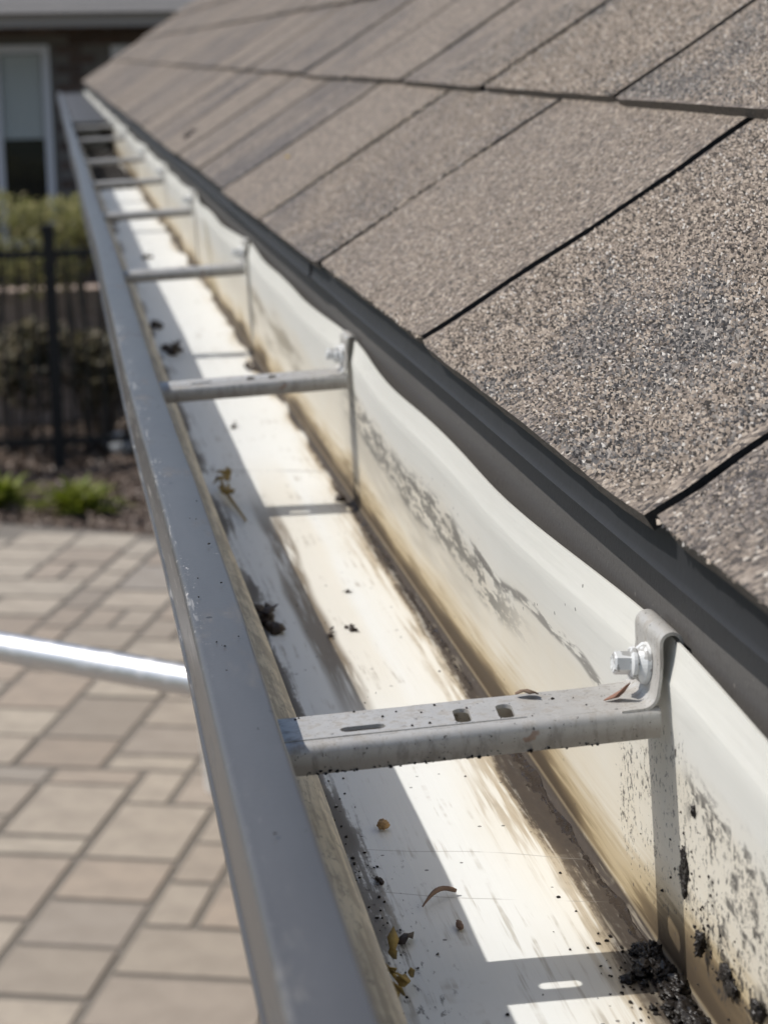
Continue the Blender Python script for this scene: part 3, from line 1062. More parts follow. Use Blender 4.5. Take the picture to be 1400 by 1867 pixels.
def disc_stack(name, rings, n=24, phase=0.0):
    """rings: list of (x, radius) along the screw axis (-x outwards)"""
    vs_, fs_ = [], []
    for (x, r) in rings:
        for k in range(n):
            t = 2 * math.pi * k / n + phase
            vs_.append((x, r * math.cos(t), r * math.sin(t)))
    for i in range(len(rings) - 1):
        for k in range(n):
            k2 = (k + 1) % n
            fs_.append((i * n + k, i * n + k2, (i + 1) * n + k2, (i + 1) * n + k))
    fs_.append(tuple(range(n)))
    fs_.append(tuple(reversed(range((len(rings) - 1) * n, len(rings) * n))))
    bm_ = bmesh.new()
    tmp = mesh(name, vs_, fs_)
    bm_.from_mesh(tmp)
    bpy.data.meshes.remove(tmp)
    me_ = bm_mesh(name, bm_)
    me_.materials.append(M['screw'])
    return me_


strap_me, hook_me = strap_mesh(), hook_mesh()
head_me = disc_stack('screw', [(-0.0105, 0.0036), (-0.0150, 0.0036), (-0.0156, 0.0030), (-0.0154, 0.0018)], 6, 0.35)
flange_me = disc_stack('flange', [(-0.0088, 0.0046), (-0.0094, 0.0052), (-0.0103, 0.0050), (-0.0108, 0.0038)], 28)
washer_me = disc_stack('washer', [(-0.0046, 0.0052), (-0.0056, 0.0066), (-0.0068, 0.0064), (-0.0090, 0.0044)], 32)
hl = ['nearest galvanised gutter hanger with a white hex screw, in sharp focus',
      'second gutter hanger from the camera, a slightly blurred pale strap',
      'third gutter hanger from the camera, pale strap beyond the dark leaf clumps',
      'fourth gutter hanger from the camera, a thin blurred strap',
      'fifth gutter hanger from the camera, short blurred pale bar',
      'sixth gutter hanger, the last one standing before the dark lumps',
      'seventh gutter hanger, grey bar crossing the middle of the dark lumps',
      'farthest gutter hanger, bar just in front of the grey cover plate']
for i, y_ in enumerate(HY):
    hg = link('gutter_hanger', None, label=hl[i], cat='gutter hanger', group='hangers across the gutter')
    hg.location = (0.0, y_, -0.0034)
    link('strap', strap_me, parent=hg)
    link('hook', hook_me, parent=hg)
    s_ = link('screw', head_me, parent=hg)
    s_.location = (0, 0.0000, -0.0100)
    s_.rotation_euler = (0.3 * i, math.radians(4), 0)
    s_.scale = (0.92, 0.88, 0.88)
    link('flange', flange_me, parent=s_)
    link('washer', washer_me, parent=s_)

# ------------------------------------------------------------------ muck, sludge and litter in the gutter
FZ = -0.0958


def debris(name, build, mat, label, cat, group=None, smooth=True):
    g_ = Geo()
    build(g_)
    o = link(name, mesh(name, g_.vs, g_.fs, smooth), mat, label=label, cat=cat, group=group)
    return o


rd = random.Random(99)


def pile(g):
    for k in range(85):
        t = rd.random()
        yy = 0.002 - 0.074 * t + rd.gauss(0, 0.003)
        xx = -0.0028 - abs(rd.gauss(0, 0.0038)) * (1.15 - 0.5 * t)
        r = rd.uniform(0.0006, 0.0017) * (1.5 if rd.random() > .85 else 1)
        up = max(0.0, 1 - abs(xx + 0.004) / 0.009) * max(0.25, 1 - abs(yy + 0.020) / 0.028)
        lump(g, (max(-0.026, xx), yy, FZ + r * 0.25 + rd.random() * 0.0042 * up), (r * 1.15, r * 1.5, r * 0.8), k, 0.65, 2.4, 3)
    for k in range(26):
        yy = -0.004 - 0.05 * rd.random()
        lump(g, (-0.0045 + rd.gauss(0, .0012), yy, FZ - 0.0004), (0.0030, 0.0048, 0.0022), 200 + k, 0.6, 2.6, 3)


debris('muck_pile', pile, M['muck'], 'wet black muck heaped in the corner below the nearest hanger', 'muck')


def sludge(g):
    # a wet ridge of sediment that follows the back corner
    st = [-0.30 + 0.0025 * i for i in range(372)]
    prof = ((-1.5, -0.25), (-1.0, 0.12), (-0.5, 0.5), (0.0, 0.75), (0.4, 0.9), (0.75, 1.25), (0.95, 1.9))
    for j, yy in enumerate(st):
        wd = 0.0016 * (0.85 + 0.8 * noise.noise(Vector((yy * 9, 0, 4))) + 0.5 * noise.noise(Vector((yy * 47, 0, 4))))
        if 0.185 < yy < 0.245:
            wd *= 0.35
        if yy < 0.10:
            wd *= 1.2
        wd = max(0.0005, wd)
        if yy > 0.54:
            wd *= max(0.1, 1 - (yy - 0.54) / 0.10)
        for (u, v) in prof:
            jx = 0.0009 * noise.noise(Vector((u * 2, yy * 60, v * 2))) + 0.0002 * noise.noise(Vector((u * 5, yy * 500, v * 2)))
            xx = -0.0045 + u * wd + jx
            zz = FZ - 0.0005 + v * wd * 0.36 + 0.0007 * noise.noise(Vector((u * 3, yy * 260, v))) + 0.0005 * noise.noise(Vector((u * 6, yy * 700, v)))
            g.vs.append((min(xx, -0.0012), yy, zz))
        if j:
            a_, b__ = (j - 1) * 7, j * 7
            for q in range(6):
                g.fs.append((a_ + q, a_ + q + 1, b__ + q + 1, b__ + q))


ns = N('wet_brown_sediment')
cs = ns.mix(ns.noise((160, 40, 160), 4), (0.014, 0.010, 0.008), (0.050, 0.037, 0.026))
M['sediment'] = ns.done(cs, ns.add(0.22, ns.mul(ns.step(ns.noise(260, 2), 0.4, 0.55), 0.5)), 0.0, ns.bump(ns.noise(700, 3, 0.7), 0.0004, 0.7), 0.2)
o = debris('sediment_ridge', sludge, M['sediment'], 'wet brown sediment lying along the back corner of the gutter', 'sediment')
o['kind'] = 'stuff'


def far_black_lumps(g):
    for k in range(260):  # black lumps laid over the far gutter floor
        yy = rd.uniform(3.42, 4.84)
        xx = rd.uniform(-0.083, -0.010)
        r = rd.uniform(0.008, 0.014)
        lump(g, (xx, yy, FZ + 0.002), (r, r * 2.6, r * 0.5), k, 0.4, 1.8, 1)


debris('far_black_lumps', far_black_lumps, M['drymuck'], 'black lumps filling the gutter floor before the grey cover plate', 'muck')


def clod(c, r, seed, n_=5):
    def f(bm_):
        rr = random.Random(seed)
        for k in range(n_):
            q = rr.uniform(0.45, 1.0)
            lump(bm_, (c[0] - rr.random() * r[0] * 0.4, c[1] + rr.gauss(0, 0.45) * r[1], c[2] + rr.gauss(0, 0.5) * r[2]),
                 (r[0] * q * .8, r[1] * q * .6, r[2] * q * .6), seed + k, 0.7, 2.4, 3)
    return f


for (c, r, sd, n_, lb) in (
        ((-0.0022, -0.0435, -0.0745), (0.0016, 0.0018, 0.0028), 3, 9, 'glossy black clod stuck on the back wall above the tan stain'),
        ((-0.0006, -0.0245, -0.0640), (0.0008, 0.0030, 0.0040), 13, 22, 'smeared black clod inside the strip of hanger shadow on the back wall'),
        ((-0.0012, -0.0620, -0.0760), (0.0010, 0.0044, 0.0030), 23, 20, 'row of black crumbs low on the back wall at lower right'),
        ((-0.0022, -0.0880, -0.0730), (0.0015, 0.0021, 0.0030), 33, 11, 'black clod on the back wall cut by the right edge of the picture'),
        ((-0.0012, -0.0330, -0.0440), (0.0010, 0.0016, 0.0024), 43, 3, 'small black speck pair high on the spattered back wall')):
    debris('dirt_clod', clod(c, r, sd, n_), M['muck'], lb, 'dirt clod', 'clods on the back wall')


def leafbit(pts, th=0.0004, curl=0.0):
    """an irregular flat scrap with thickness; pts are 3-D outline points"""
    def f(g):
        c = sum((Vector(p) for p in pts), Vector()) / len(pts)
        k, k0 = len(pts), len(g.vs)
        g.vs += [Vector(p) + Vector((0, 0, th)) for p in pts] + [Vector(p) for p in pts] + [c + Vector((0, 0, th + curl)), c + Vector((0, 0, curl))]
        for i in range(k):
            j = (i + 1) % k
            g.fs += [(k0 + i, k0 + j, k0 + 2 * k), (k0 + k + j, k0 + k + i, k0 + 2 * k + 1), (k0 + i, k0 + k + i, k0 + k + j, k0 + j)]
    return f


def scrap(c, lx, ly, ang, seed, lift=0.0006):
    rr = random.Random(seed)
    n_ = 10
    out = []
    for i in range(n_):
        t = 2 * math.pi * i / n_
        q = Vector((lx * math.cos(t) * rr.uniform(.7, 1.1), ly * math.sin(t) * rr.uniform(.6, 1.1), 0))
        q = Matrix.Rotation(ang, 3, 'Z') @ q
        out.append(Vector(c) + q + Vector((0, 0, lift * rr.uniform(0.0, 1.6))))
    return out


# tan seed, twig, seeds and flakes lying on the near floor
def seedf(c, r, sd):
    return lambda bm_: lump(bm_, c, r, sd, 0.22, 2.4, 3)


debris('seed', seedf((-0.0619, 0.1031, FZ + 0.0016), (0.0019, 0.0019, 0.0017), 4), M['seed'], 'round tan seed lying in the shaded part of the gutter floor', 'seed')
debris('seed', seedf((-0.0523, 0.0232, FZ + 0.0008), (0.0010, 0.0028, 0.0009), 6), M['twig'], 'small brown pointed seed beside the curved twig', 'seed')
debris('flake', leafbit(scrap((-0.0691, 0.0158, FZ + 0.0003), 0.0044, 0.0020, 0.95, 8, 0.0012), 0.0006, 0.0008), M['darkleafbit'], 'dark brown leaf flake on the shaded floor below the twig', 'leaf scrap')


def twigf(g):
    pts, rads = [], []
    for i in range(10):
        t = i / 9
        pts.append(Vector((-0.0606 + 0.0118 * t, 0.0370 + 0.0075 * t + 0.0040 * math.sin(t * 2.6), FZ + 0.0012 + 0.0016 * math.sin(t * 3.14))))
        rads.append(0.00022 + 0.00055 * min(1, t * 2.5) - (0.0002 if i == 9 else 0))
    tube(g.vs, g.fs, pts, rads, 8)


debris('twig', twigf, M['twig'], 'curved brown twig lying across the shadow edge on the gutter floor', 'twig')


def huskf(bm_):
    rr = random.Random(5)
    for k in range(9):
        a_ = rr.uniform(0, 6.28)
        p = Vector((-0.0762 + rr.gauss(0, .0018), -0.0150 + rr.gauss(0, .006), FZ + 0.0012 + rr.random() * 0.003))
        d = Vector((math.cos(a_) * 0.8, math.sin(a_), 0.5 + rr.random() * 0.6)).normalized() * rr.uniform(0.004, 0.0085)
        s = d.cross(Vector((0, 0, 1))).normalized() * rr.uniform(0.0008, 0.0018)
        q = [p - s * .5, p + d * .5 - s * 1.2 + Vector((0, 0, .0006)), p + d, p + d * .5 + s * 1.2, p + s * .5]
        leafbit(q, 0.00025, 0.0006)(bm_)
    lump(bm_, (-0.0775, -0.0160, FZ + 0.0014), (0.0016, 0.0030, 0.0014), 8, 0.4, 2, 2)


debris('flower_husk', huskf, M['yellow'], 'yellow brown flower husk caught against the front ledge of the gutter', 'flower husk')


def clumpf(c, sz, seed, n_=8, lumps=5):
    def f(bm_):
        rr = random.Random(seed)
        for k in range(lumps):
            r = sz * rr.uniform(0.25, 0.5)
            lump(bm_, (c[0] + rr.gauss(0, sz * .35), c[1] + rr.gauss(0, sz * .9), c[2] + r * .5), (r, r * 1.5, r * .8), seed + k, 0.5, 2, 2)
        for k in range(n_):
            a_ = rr.uniform(0, 6.28)
            p = Vector((c[0] + rr.gauss(0, sz * .3), c[1] + rr.gauss(0, sz * .8), c[2] + rr.random() * sz * .7))
            d = Vector((math.cos(a_), 1.6 * math.sin(a_), rr.uniform(.1, .9))).normalized() * sz * rr.uniform(.6, 1.3)
            s = d.cross(Vector((0.1, 0, 1))).normalized() * sz * rr.uniform(.15, .35)
            leafbit([p - s * .4, p + d * .45 - s, p + d * .9 - s * .3, p + d + s * .3, p + d * .5 + s, p + s * .4], sz * .03, sz * .08)(bm_)
    return f


debris('leaf_clump', clumpf((-0.0735, 0.3600, FZ), 0.0085, 17, 10, 7), M['darkleafbit'], 'dark rotten leaf clump against the front ledge in the middle distance', 'leaf clump')
SB = 'leaf_scrap'
spots = [((-0.0389, 0.338, FZ), 0.0032, 'larger of the black scraps in the sun beyond the nearest hanger'),
         ((-0.0482, 0.331, FZ), 0.0026, 'black scrap on the shadow edge beyond the nearest hanger'),
         ((-0.0315, 0.403, FZ), 0.0016, 'tiny lone black scrap on the sunlit floor past the brown tide mark'),
         ((-0.0446, 0.847, FZ), 0.0035, 'dark scrap in the sun just before the second hanger'),
         ((-0.0700, 0.0601, FZ), 0.0016, 'dark crumb in the shade left of the curved twig')]
for k, (c, s, lb) in enumerate(spots):
    debris(SB, clumpf(c, s, 40 + k * 7, 4, 3), M['darkleafbit'], lb, 'leaf scrap')
far = [((-0.0640, 1.22, FZ), 0.016, 'dark leaf clump in the shade behind the second hanger'),
       ((-0.0700, 1.38, FZ), 0.013, 'dark leaf clump against the front ledge between second and third hanger'),
       ((-0.0500, 2.05, FZ), 0.013, 'dark leaf clump on the shadow edge beyond the third hanger'),
       ((-0.0700, 2.62, FZ), 0.014, 'dark leaf clump in front of the fifth hanger'),
       ((-0.0100, 1.10, FZ), 0.012, 'grey brown leaf clump in the back corner behind the second hanger'),
       ((-0.0080, 0.605, FZ), 0.0075, 'muddy lump in the back corner at the end of the second hanger shadow')]
for k, (c, s, lb) in enumerate(far):
    debris('leaf_clump', clumpf(c, s * 0.52, 140 + k * 9, 8, 6), M['darkleafbit'], lb, 'leaf clump')


def sprigf(bm_):
    pts = [Vector((-0.0690, 0.665, FZ + .003)), Vector((-0.0700, 0.640, FZ + .004)), Vector((-0.0685, 0.610, FZ + .003)), Vector((-0.0640, 0.560, FZ + .001))]
    tube(bm_.vs, bm_.fs, pts, [.0009, .0010, .0009, .0005], 6)
    for k, (p, s) in enumerate((((-0.0705, 0.640, FZ + .004), .005), ((-0.0700, 0.612, FZ + .004), .0042), ((-0.0665, 0.665, FZ + .003), .0035))):
        leafbit(scrap(p, s, s * 1.8, 0.4 * k, 70 + k, 0.004), 0.0004, 0.001)(bm_)


debris('flower_sprig', sprigf, M['yellow'], 'yellow green flower sprig lying in the shade before the second hanger', 'flower sprig')
debris('leaf_scrap', leafbit(scrap((-0.0360, 0.0065, -0.0224), 0.0034, 0.0024, -0.5, 31, 0.0010), 0.0005, 0.0008), M['dryleaf'],
       'dry brown leaf scrap resting on top of the nearest hanger', 'leaf scrap')


def petalf(bm_):
    leafbit([Vector((p[0], p[1], p[2] - 0.0034)) for p in ((-0.0175, -0.0035, -0.0186), (-0.0150, -0.0050, -0.0176), (-0.0120, -0.0060, -0.0140), (-0.0108, -0.0055, -0.0135), (-0.0118, -0.0035, -0.0165), (-0.0130, -0.0020, -0.0184))], 0.0004, 0.0004)(bm_)


debris('petal', petalf, M['petal'], 'rust brown dry petal leaning on the white hex screw', 'petal')

# dark leaf scraps on the roof
p = rp_(2.083, 0.031, 0.0046)
debris('leaf_scrap', lambda bm_: [lump(bm_, tuple(p + ru * .006 * k + Vector((0, 0.012 * k, 0.001))), (0.005, 0.012, 0.0022), 61 + k, .5, 2, 2) for k in (-1, 0, 1)], M['darkleafbit'],
       'dark leaf scrap lying on the blurred far shingles', 'leaf scrap')
p2 = rp_(1.187, 0.0567, 0.0034)
debris('petal', lambda bm_: [lump(bm_, tuple(p2 + Vector((0, 0.006 * k, 0.0005))), (0.002, 0.004, 0.0010), 71 + k, .4, 2, 2) for k in (0, 1)], M['yellow'],
       'tiny yellow petal lying beside a shingle slot', 'petal')

# crumbs too small to count
gc = Geo()
rk = random.Random(8)


def crumb(c, r):
    V_, F_ = ico(1)
    k0 = len(gc.vs)
    st = (rk.uniform(.6, 1.3), rk.uniform(.7, 1.6), rk.uniform(.5, .9))
    for v in V_:
        k = r * rk.uniform(0.6, 1.2)
        gc.vs.append((c[0] + v.x * k * st[0], c[1] + v.y * k * st[1], c[2] + v.z * k * st[2]))
    gc.fs += [tuple(i + k0 for i in f) for f in F_]


for k in range(150):                                   # along the front grime
    crumb((-0.0805 + abs(rk.gauss(0, .0050)), rk.uniform(-0.2, 0.16), FZ), rk.uniform(.0002, .00065))
for k in range(70):                                    # thinly over the floor
    crumb((rk.uniform(-0.080, -0.012), -0.2 + 0.9 * rk.random() ** 1.5, FZ), rk.uniform(.0002, .0006))
for k in range(60):                                    # around the pile
    crumb((-0.010 - abs(rk.gauss(0, .007)), -0.020 + rk.gauss(0, .018), FZ), rk.uniform(.0002, .0007))
for k in range(200):                                   # spatter on the back wall
    crumb((-0.0007, -0.055 + rk.gauss(0, .022), -0.058 + rk.gauss(0, .012)), rk.uniform(.0002, .0008))
for k in range(55):                                    # clinging to the lower edge of the nearest hanger
    xx = rk.uniform(-0.100, -0.02)
    crumb((xx, -0.0136, -0.0302 + (xx + 0.008) * 0.040 + abs(rk.gauss(0, .0006))), rk.uniform(.0002, .00055))
for k in range(16):                                    # on top of it
    xx = rk.uniform(-0.100, -0.02)
    crumb((xx, rk.uniform(-.010, .011), -0.0218 + (xx + 0.008) * 0.040), rk.uniform(.0002, .0006))
for k in range(16):                                    # on the lip
    crumb((rk.uniform(-0.1195, -0.110), rk.uniform(-0.2, 0.5), -0.0117), rk.uniform(.0002, .0005))
link('dirt_crumbs', mesh('dirt_crumbs', gc.vs, gc.fs), M['drymuck'], kind='stuff', label='fine black dirt crumbs scattered through the gutter', cat='dirt')

# ------------------------------------------------------------------ aluminium stand-off pole below the lip
P0, P1 = Vector((-0.216, 1.064, -0.300)), Vector((-0.077, 0.946, -0.300))
dd = (P1 - P0).normalized()
pl = link('standoff_pole', None, label='shiny round aluminium pole crossing behind the gutter lip at left', cat='pole')
A0, A1 = P0 - dd * 1.1, P0 + dd * 1.175
vs, fs = [], []
tube(vs, fs, [A0, A0.lerp(A1, .5), A1], [0.0118] * 3, 32)
me = mesh('tube', vs, fs, True)
me.set_sharp_from_angle(angle=math.radians(50))
link('tube', me, M['alu'], parent=pl)
vs, fs = [], []
tube(vs, fs, [A1 - dd * 0.03, A1 + dd * 0.02], [0.0165, 0.021], 20)
link('end_pad', mesh('end_pad', vs, fs, False), M['rubber'], parent=pl)
vs, fs = [], []
tube(vs, fs, [A0 - dd * 0.012, A0 + dd * 0.04], [0.0145, 0.0145], 20)
link('grip', mesh('grip', vs, fs, False), M['rubber'], parent=pl)

# white bucket standing on the patio, just showing past the lip
bk = link('bucket', None, label='white plastic bucket standing on the patio, mostly hidden by the gutter', cat='bucket')
bk.location = (0.395, 6.46, G)
vs, fs = [], []
n_ = 32
for (r, z) in ((0.0, 0.004), (0.125, 0.0), (0.132, 0.01), (0.150, 0.33), (0.158, 0.335), (0.158, 0.36), (0.150, 0.36), (0.146, 0.33), (0.126, 0.012), (0.0, 0.012)):
    for k in range(n_):
        vs.append((r * math.cos(2 * math.pi * k / n_), r * math.sin(2 * math.pi * k / n_), z))
for i in range(9):
    for k in range(n_):
        k2 = (k + 1) % n_
        fs.append((i * n_ + k, i * n_ + k2, (i + 1) * n_ + k2, (i + 1) * n_ + k))
link('body', mesh('body', vs, fs, True), M['plastic'], parent=bk)
vs, fs = [], []
tube(vs, fs, [(0.160 * math.cos(t), 0.160 * math.sin(t) * .5, 0.33 - 0.10 * math.sin(t)) for t in [math.pi * i / 14 for i in range(15)]], [0.003] * 15, 6)
link('handle', mesh('handle', vs, fs, True), M['alu'], parent=bk)

# ------------------------------------------------------------------ fence, shrubs, plants
fence = link('fence', None, label='black metal picket fence standing in the planting bed', cat='fence')
FY = 12.58
fence.location = (-0.212, FY, G)
post_me = bmesh.new()
bm_box(post_me, -0.038, 0.038, -0.038, 0.038, -0.05, 1.50)
bm_box(post_me, -0.045, 0.045, -0.045, 0.045, 1.50, 1.525)
post_me = bm_mesh('post', post_me)
pick_me = box_mesh('picket', -0.0095, 0.0095, -0.0095, 0.0095, 0.08, 1.42)
for k in (-2, -1, 0, 1, 2):
    o = link('post', post_me, M['blackmetal'], parent=fence)
    o.location = (1.83 * k, 0, 0)
for z in (1.322, 0.14):
    for k in (-2, -1, 0, 1):
        o = link('rail', box_mesh('rail', 0.038, 1.792, -0.018, 0.018, z, z + 0.045), M['blackmetal'], parent=fence)
        o.location = (1.83 * k, 0, 0)
for k in (-2, -1, 0, 1):
    for i in range(1, 18):
        o = link('picket', pick_me, M['blackmetal'], parent=fence)
        o.location = (1.83 * k + i * 1.83 / 18, 0, 0)


def leaves(vs_, fs_, c, rad, n_, L, W, rr, shell=0.55, flat=0.0):
    for k in range(n_):
        d = Vector((rr.gauss(0, 1), rr.gauss(0, 1), rr.gauss(0, 1))).normalized()
        t = (rr.random() ** (1 / 3)) if rr.random() > shell else rr.uniform(.8, 1.03)
        bumpy = 1 + 0.22 * noise.noise(d * 2.3 + Vector(c))
        p = Vector((c[0] + d.x * rad[0] * t * bumpy, c[1] + d.y * rad[1] * t * bumpy, c[2] + d.z * rad[2] * t * bumpy))
        Q = Matrix.Rotation(rr.uniform(0, 6.28), 3, 'Z') @ Matrix.Rotation(rr.uniform(-1.2, 1.2) * (1 - flat), 3, 'X')
        l, w_ = L * rr.uniform(.6, 1.3), W * rr.uniform(.6, 1.3)
        k0 = len(vs_)
        for q in ((0, -l * .5, 0), (w_ * .5, 0, w_ * .18), (0, l * .5, 0), (-w_ * .5, 0, w_ * .18)):
            vs_.append(p + Q @ Vector(q))
        fs_.append((k0, k0 + 1, k0 + 2))
        fs_.append((k0, k0 + 2, k0 + 3))


def shrub(name, loc, rad, zc, n_, L, W, mat, label, cat, group, stems=5, seed=1, clumps=7):
    rr = random.Random(seed)
    t = link(name, None, label=label, cat=cat, group=group)
    t.location = loc
    vs_, fs_ = [], []
    for k in range(clumps):
        a_ = rr.uniform(0, 6.28)
        q = rr.uniform(0.15, 0.62)
        c = (rad[0] * q * math.cos(a_), rad[1] * q * math.sin(a_), zc + rad[2] * rr.uniform(-.55, .55))
        leaves(vs_, fs_, c, tuple(x * rr.uniform(.38, .58) for x in rad), n_ // clumps, L, W, rr)
    link('crown', mesh('crown', vs_, fs_), mat, parent=t)
    vs_, fs_ = [], []
    for k in range(stems):
        a_ = 6.28 * k / stems + rr.uniform(-.3, .3)
        b0 = Vector((0.05 * math.cos(a_), 0.05 * math.sin(a_), -0.06))
        b2 = Vector((rad[0] * .5 * math.cos(a_), rad[1] * .5 * math.sin(a_), zc + rad[2] * .3))
        b1 = b0.lerp(b2, .5) + Vector((rr.uniform(-.05, .05), rr.uniform(-.05, .05), .05))
        r0 = min(0.022, rad[2] * .05)
        tube(vs_, fs_, [b0, b1, b2], [r0, r0 * .75, r0 * .3], 6)
    link('trunk', mesh('trunk', vs_, fs_, True), M['bark'], parent=t)
    return t


# tall yellow-green shrubs behind the fence, darker thin undergrowth in front of them
shrub('hedge_shrub', (-0.75, 13.75, G), (0.75, 0.55, 0.42), 1.38, 3400, 0.050, 0.026, M['hedge'], 'yellow green hedge shrub behind the fence at the left picture edge', 'shrub', 'hedge behind the fence', seed=2)
shrub('hedge_shrub', (0.10, 13.85, G), (0.62, 0.55, 0.40), 1.36, 3000, 0.050, 0.026, M['hedge'], 'yellow green hedge shrub behind the fence, right of the post', 'shrub', 'hedge behind the fence', seed=3)
shrub('hedge_shrub', (1.15, 13.8, G), (0.70, 0.55, 0.42), 1.40, 1800, 0.055, 0.028, M['hedge'], 'yellow green hedge shrub mostly hidden behind the gutter and roof', 'shrub', 'hedge behind the fence', seed=4)
shrub('undergrowth_shrub', (-0.50, 13.15, G), (0.42, 0.35, 0.36), 0.56, 1100, 0.075, 0.050, M['darkleaf'], 'dark leafy shrub behind the fence left of the post', 'shrub', 'dark shrubs behind the fence', seed=6, clumps=9)
shrub('undergrowth_shrub', (0.06, 13.2, G), (0.40, 0.35, 0.36), 0.56, 1000, 0.075, 0.050, M['darkleaf'], 'dark leafy shrub behind the fence between post and gutter', 'shrub', 'dark shrubs behind the fence', seed=7, clumps=9)
shrub('undergrowth_shrub', (0.75, 13.2, G), (0.45, 0.38, 0.45), 0.66, 900, 0.055, 0.034, M['darkleaf'], 'dark leafy shrub behind the fence below the gutter', 'shrub', 'dark shrubs behind the fence', seed=8, clumps=8)


def perennial(loc, r, h, n_, seed, label):
    rr = random.Random(seed)
    t = link('perennial', None, label=label, cat='plant', group='green plants in the mulch')
    t.location = loc
    vs_, fs_ = [], []
    for k in range(n_):
        a_ = rr.uniform(0, 6.28)
        up = rr.uniform(0.5, 1.35)
        d = Vector((math.cos(a_) * math.cos(up), math.sin(a_) * math.cos(up), math.sin(up)))
        s = d.cross(Vector((0, 0, 1))).normalized()
        L = h * rr.uniform(.7, 1.15)
        w_ = 0.016 * rr.uniform(.7, 1.3)
        k0 = len(vs_)
        base = Vector((rr.gauss(0, r * .22), rr.gauss(0, r * .22), -0.03))
        for (tt, ww, dz) in ((0, .35, 0), (.4, 1, 0), (.75, .8, -.10), (1, .08, -.26)):
            p_ = base + d * L * tt + Vector((0, 0, dz * L)) + Vector((d.x, d.y, 0)) * (tt * tt * r * .4)
            vs_.append(p_ - s * w_ * ww)
            vs_.append(p_ + s * w_ * ww)
        for q in range(3):
            fs_.append((k0 + 2 * q, k0 + 2 * q + 1, k0 + 2 * q + 3, k0 + 2 * q + 2))
    link('leaves', mesh('leaves', vs_, fs_), M['green'], parent=t)


perennial((-0.125, 11.25, G), 0.20, 0.27, 150, 1, 'bright green clump of leaves in the mulch right of the fence post')
perennial((-0.60, 11.55, G), 0.22, 0.27, 150, 2, 'bright green clump of leaves at the left picture edge')

st_ = Geo()
lump(st_, (0, 0, 0.05), (0.085, 0.10, 0.075), 4, 0.22, 1.3, 3)
o = link('garden_stone', mesh('garden_stone', st_.vs, st_.fs, True), M['stone'], label='pale bluish garden stone lying in the dark bed beside the gutter', cat='stone')
o.location = (0.185, 12.9, G + 0.02)

# low block edging behind the hedge, sunlit top seen through the fence
edg = link('edging_wall', None, label='low pinkish block wall seen through the fence in patches', cat='wall')
edg.location = (0, 14.45, G)
blk = box_mesh('block', -0.148, 0.148, -0.11, 0.11, -0.06, 0.115, 0.008)
for row in range(9):
    for k in range(-7, 8):
        if row == 8:
            continue
        o = link('block', blk, M['pinkstone'], parent=edg)
        o.location = (k * 0.30 + (0.15 if row % 2 else 0), random.uniform(-.006, .006), row * 0.117)

# ------------------------------------------------------------------ the neighbouring house
nb = link('brick_house', None, label='dark brick house with white windows and grey roof in the background', cat='house')
WY = 16.5
nb.location = (0, WY, G)


def hp(x, y, z):
    return (x, y - WY, z - G)


WINS = [(-0.605, -0.150, -1.35, 0.228), (0.335, 0.80, -1.35, 0.215)]     # x0, x1, z0, z1 (outer trim)
bm = bmesh.new()
# mortar wall with openings
xs = sorted({-6.0, 6.0, *[q for wdw in WINS for q in wdw[:2]]})
for xa, xb in zip(xs, xs[1:]):
    hit = [wdw for wdw in WINS if wdw[0] <= xa + 1e-6 and wdw[1] >= xb - 1e-6]
    if hit:
        bm_box(bm, xa, xb, 0.012, 0.25, -0.09, hit[0][2] - G)
        bm_box(bm, xa, xb, 0.012, 0.25, hit[0][3] - G, 0.50 - G)
    else:
        bm_box(bm, xa, xb, 0.012, 0.25, -0.09, 0.50 - G)
wall = link('wall', bm_mesh('wall', bm), M['mortar'], parent=nb)
# bricks, each one where the picture shows the wall; the rest joined
BL, BH = 0.215, 0.075
brick_me = box_mesh('brick', -BL / 2 + .005, BL / 2 - .005, 0.0, 0.04, 0.005, BH - .005, 0.004)
brick_me.materials.append(M['brick'])
cand = []
for r_ in range(int((0.46 - G) / BH)):
    for k in range(-27, 28):
        cx = k * BL + (BL / 2 if r_ % 2 else 0)
        z0 = r_ * BH
        if any(wdw[0] - .02 < cx + BL / 2 and cx - BL / 2 < wdw[1] + .02 and wdw[2] - G - .0 < z0 + BH and z0 < wdw[3] - G + .0 for wdw in WINS):
            continue
        cand.append((abs(cx - 0.1) + 0.4 * max(0, 1.6 - z0), cx, z0))
cand.sort()
for (_, cx, z0) in cand[:280]:
    o = link('brick', brick_me, parent=wall)
    o.location = (cx, random.uniform(-.002, .002), z0)
bv = [v.co.copy() for v in brick_me.vertices]
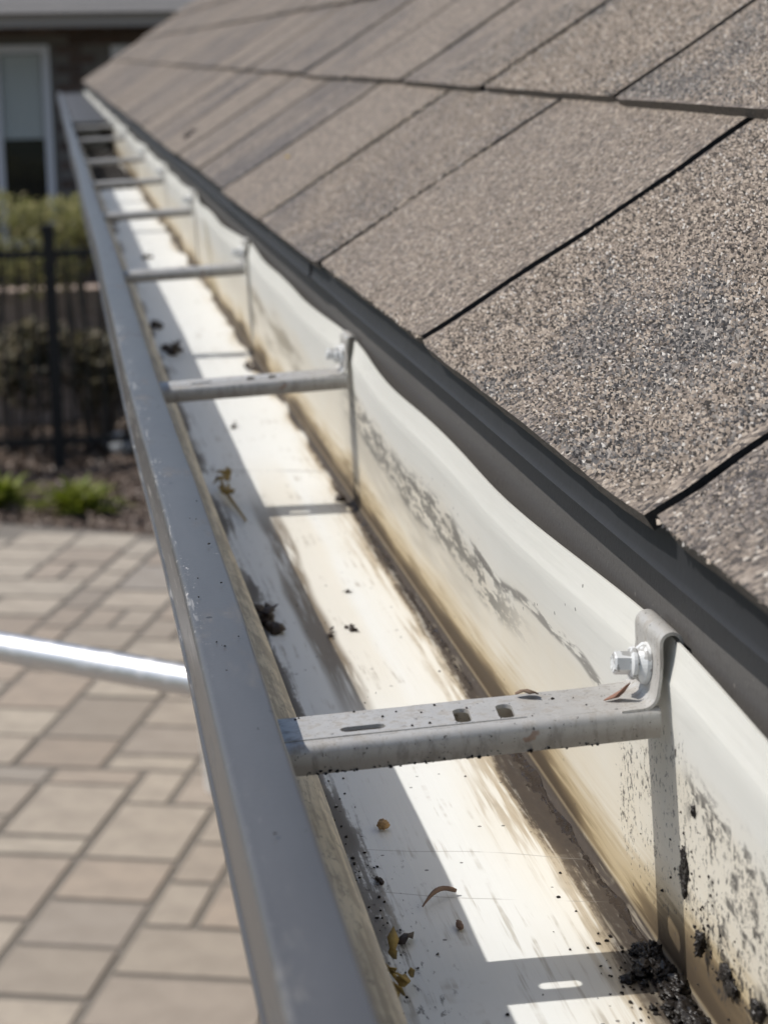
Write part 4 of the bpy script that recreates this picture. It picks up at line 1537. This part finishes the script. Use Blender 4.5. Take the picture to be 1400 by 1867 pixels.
bf_ = [tuple(p.vertices) for p in brick_me.polygons]
vs, fs = [], []
for (_, cx, z0) in cand[280:]:
    k0 = len(vs)
    vs += [v + Vector((cx, 0, z0)) for v in bv]
    fs += [tuple(i + k0 for i in f) for f in bf_]
link('far_bricks', mesh('far_bricks', vs, fs), M['brick'], parent=wall, kind='stuff')
for (x0, x1, z0, z1) in WINS:
    wz = link('window', None, parent=nb)
    t_ = 0.062
    bm = bmesh.new()
    bm_box(bm, x0, x0 + t_, -0.02, 0.10, z0 - G, z1 - G)
    bm_box(bm, x1 - t_, x1, -0.02, 0.10, z0 - G, z1 - G)
    bm_box(bm, x0 + t_, x1 - t_, -0.018, 0.10, z1 - G - t_, z1 - G)
    bm_box(bm, x0 + t_, x1 - t_, -0.018, 0.10, z0 - G, z0 - G + t_)
    link('frame', bm_mesh('frame', bm), M['trim'], parent=wz)
    link('pane', box_mesh('pane', x0 + t_, x1 - t_, 0.03, 0.034, z0 - G + t_, z1 - G - t_), M['glass'], parent=wz)
    # slatted blind hanging over the upper sash, outside view of a drawn shade
    bm = bmesh.new()
    zz = z1 - G - t_ - 0.01
    while zz > -0.49 - G:
        bm_box(bm, x0 + t_ + .008, x1 - t_ - .008, 0.018, 0.026, zz - 0.022, zz)
        zz -= 0.0235
    link('blind', bm_mesh('blind', bm), M['blind'], parent=wz)
# eaves: soffit, fascia gutter and roof slope
link('soffit', box_mesh('soffit', -6.2, 6.2, -0.55, 0.05, 0.47 - G, 0.485 - G), M['soffit'], parent=nb)
link('fascia', box_mesh('fascia', -6.2, 6.2, -0.57, -0.55, 0.355 - G, 0.49 - G), M['soffit'], parent=nb)
rows = 22
bm = bmesh.new()
for k in range(rows):
    ya, za = -0.62 + k * 0.13, 0.455 - G + k * 0.065
    bm_box(bm, -6.3, 6.3, ya, ya + 0.16, za, za + 0.012)
    bm.verts.ensure_lookup_table()
    for v in bm.verts[-8:]:
        v.co.z += (v.co.y - ya) * 0.42
link('roof', bm_mesh('roof', bm), M['farroof'], parent=nb)
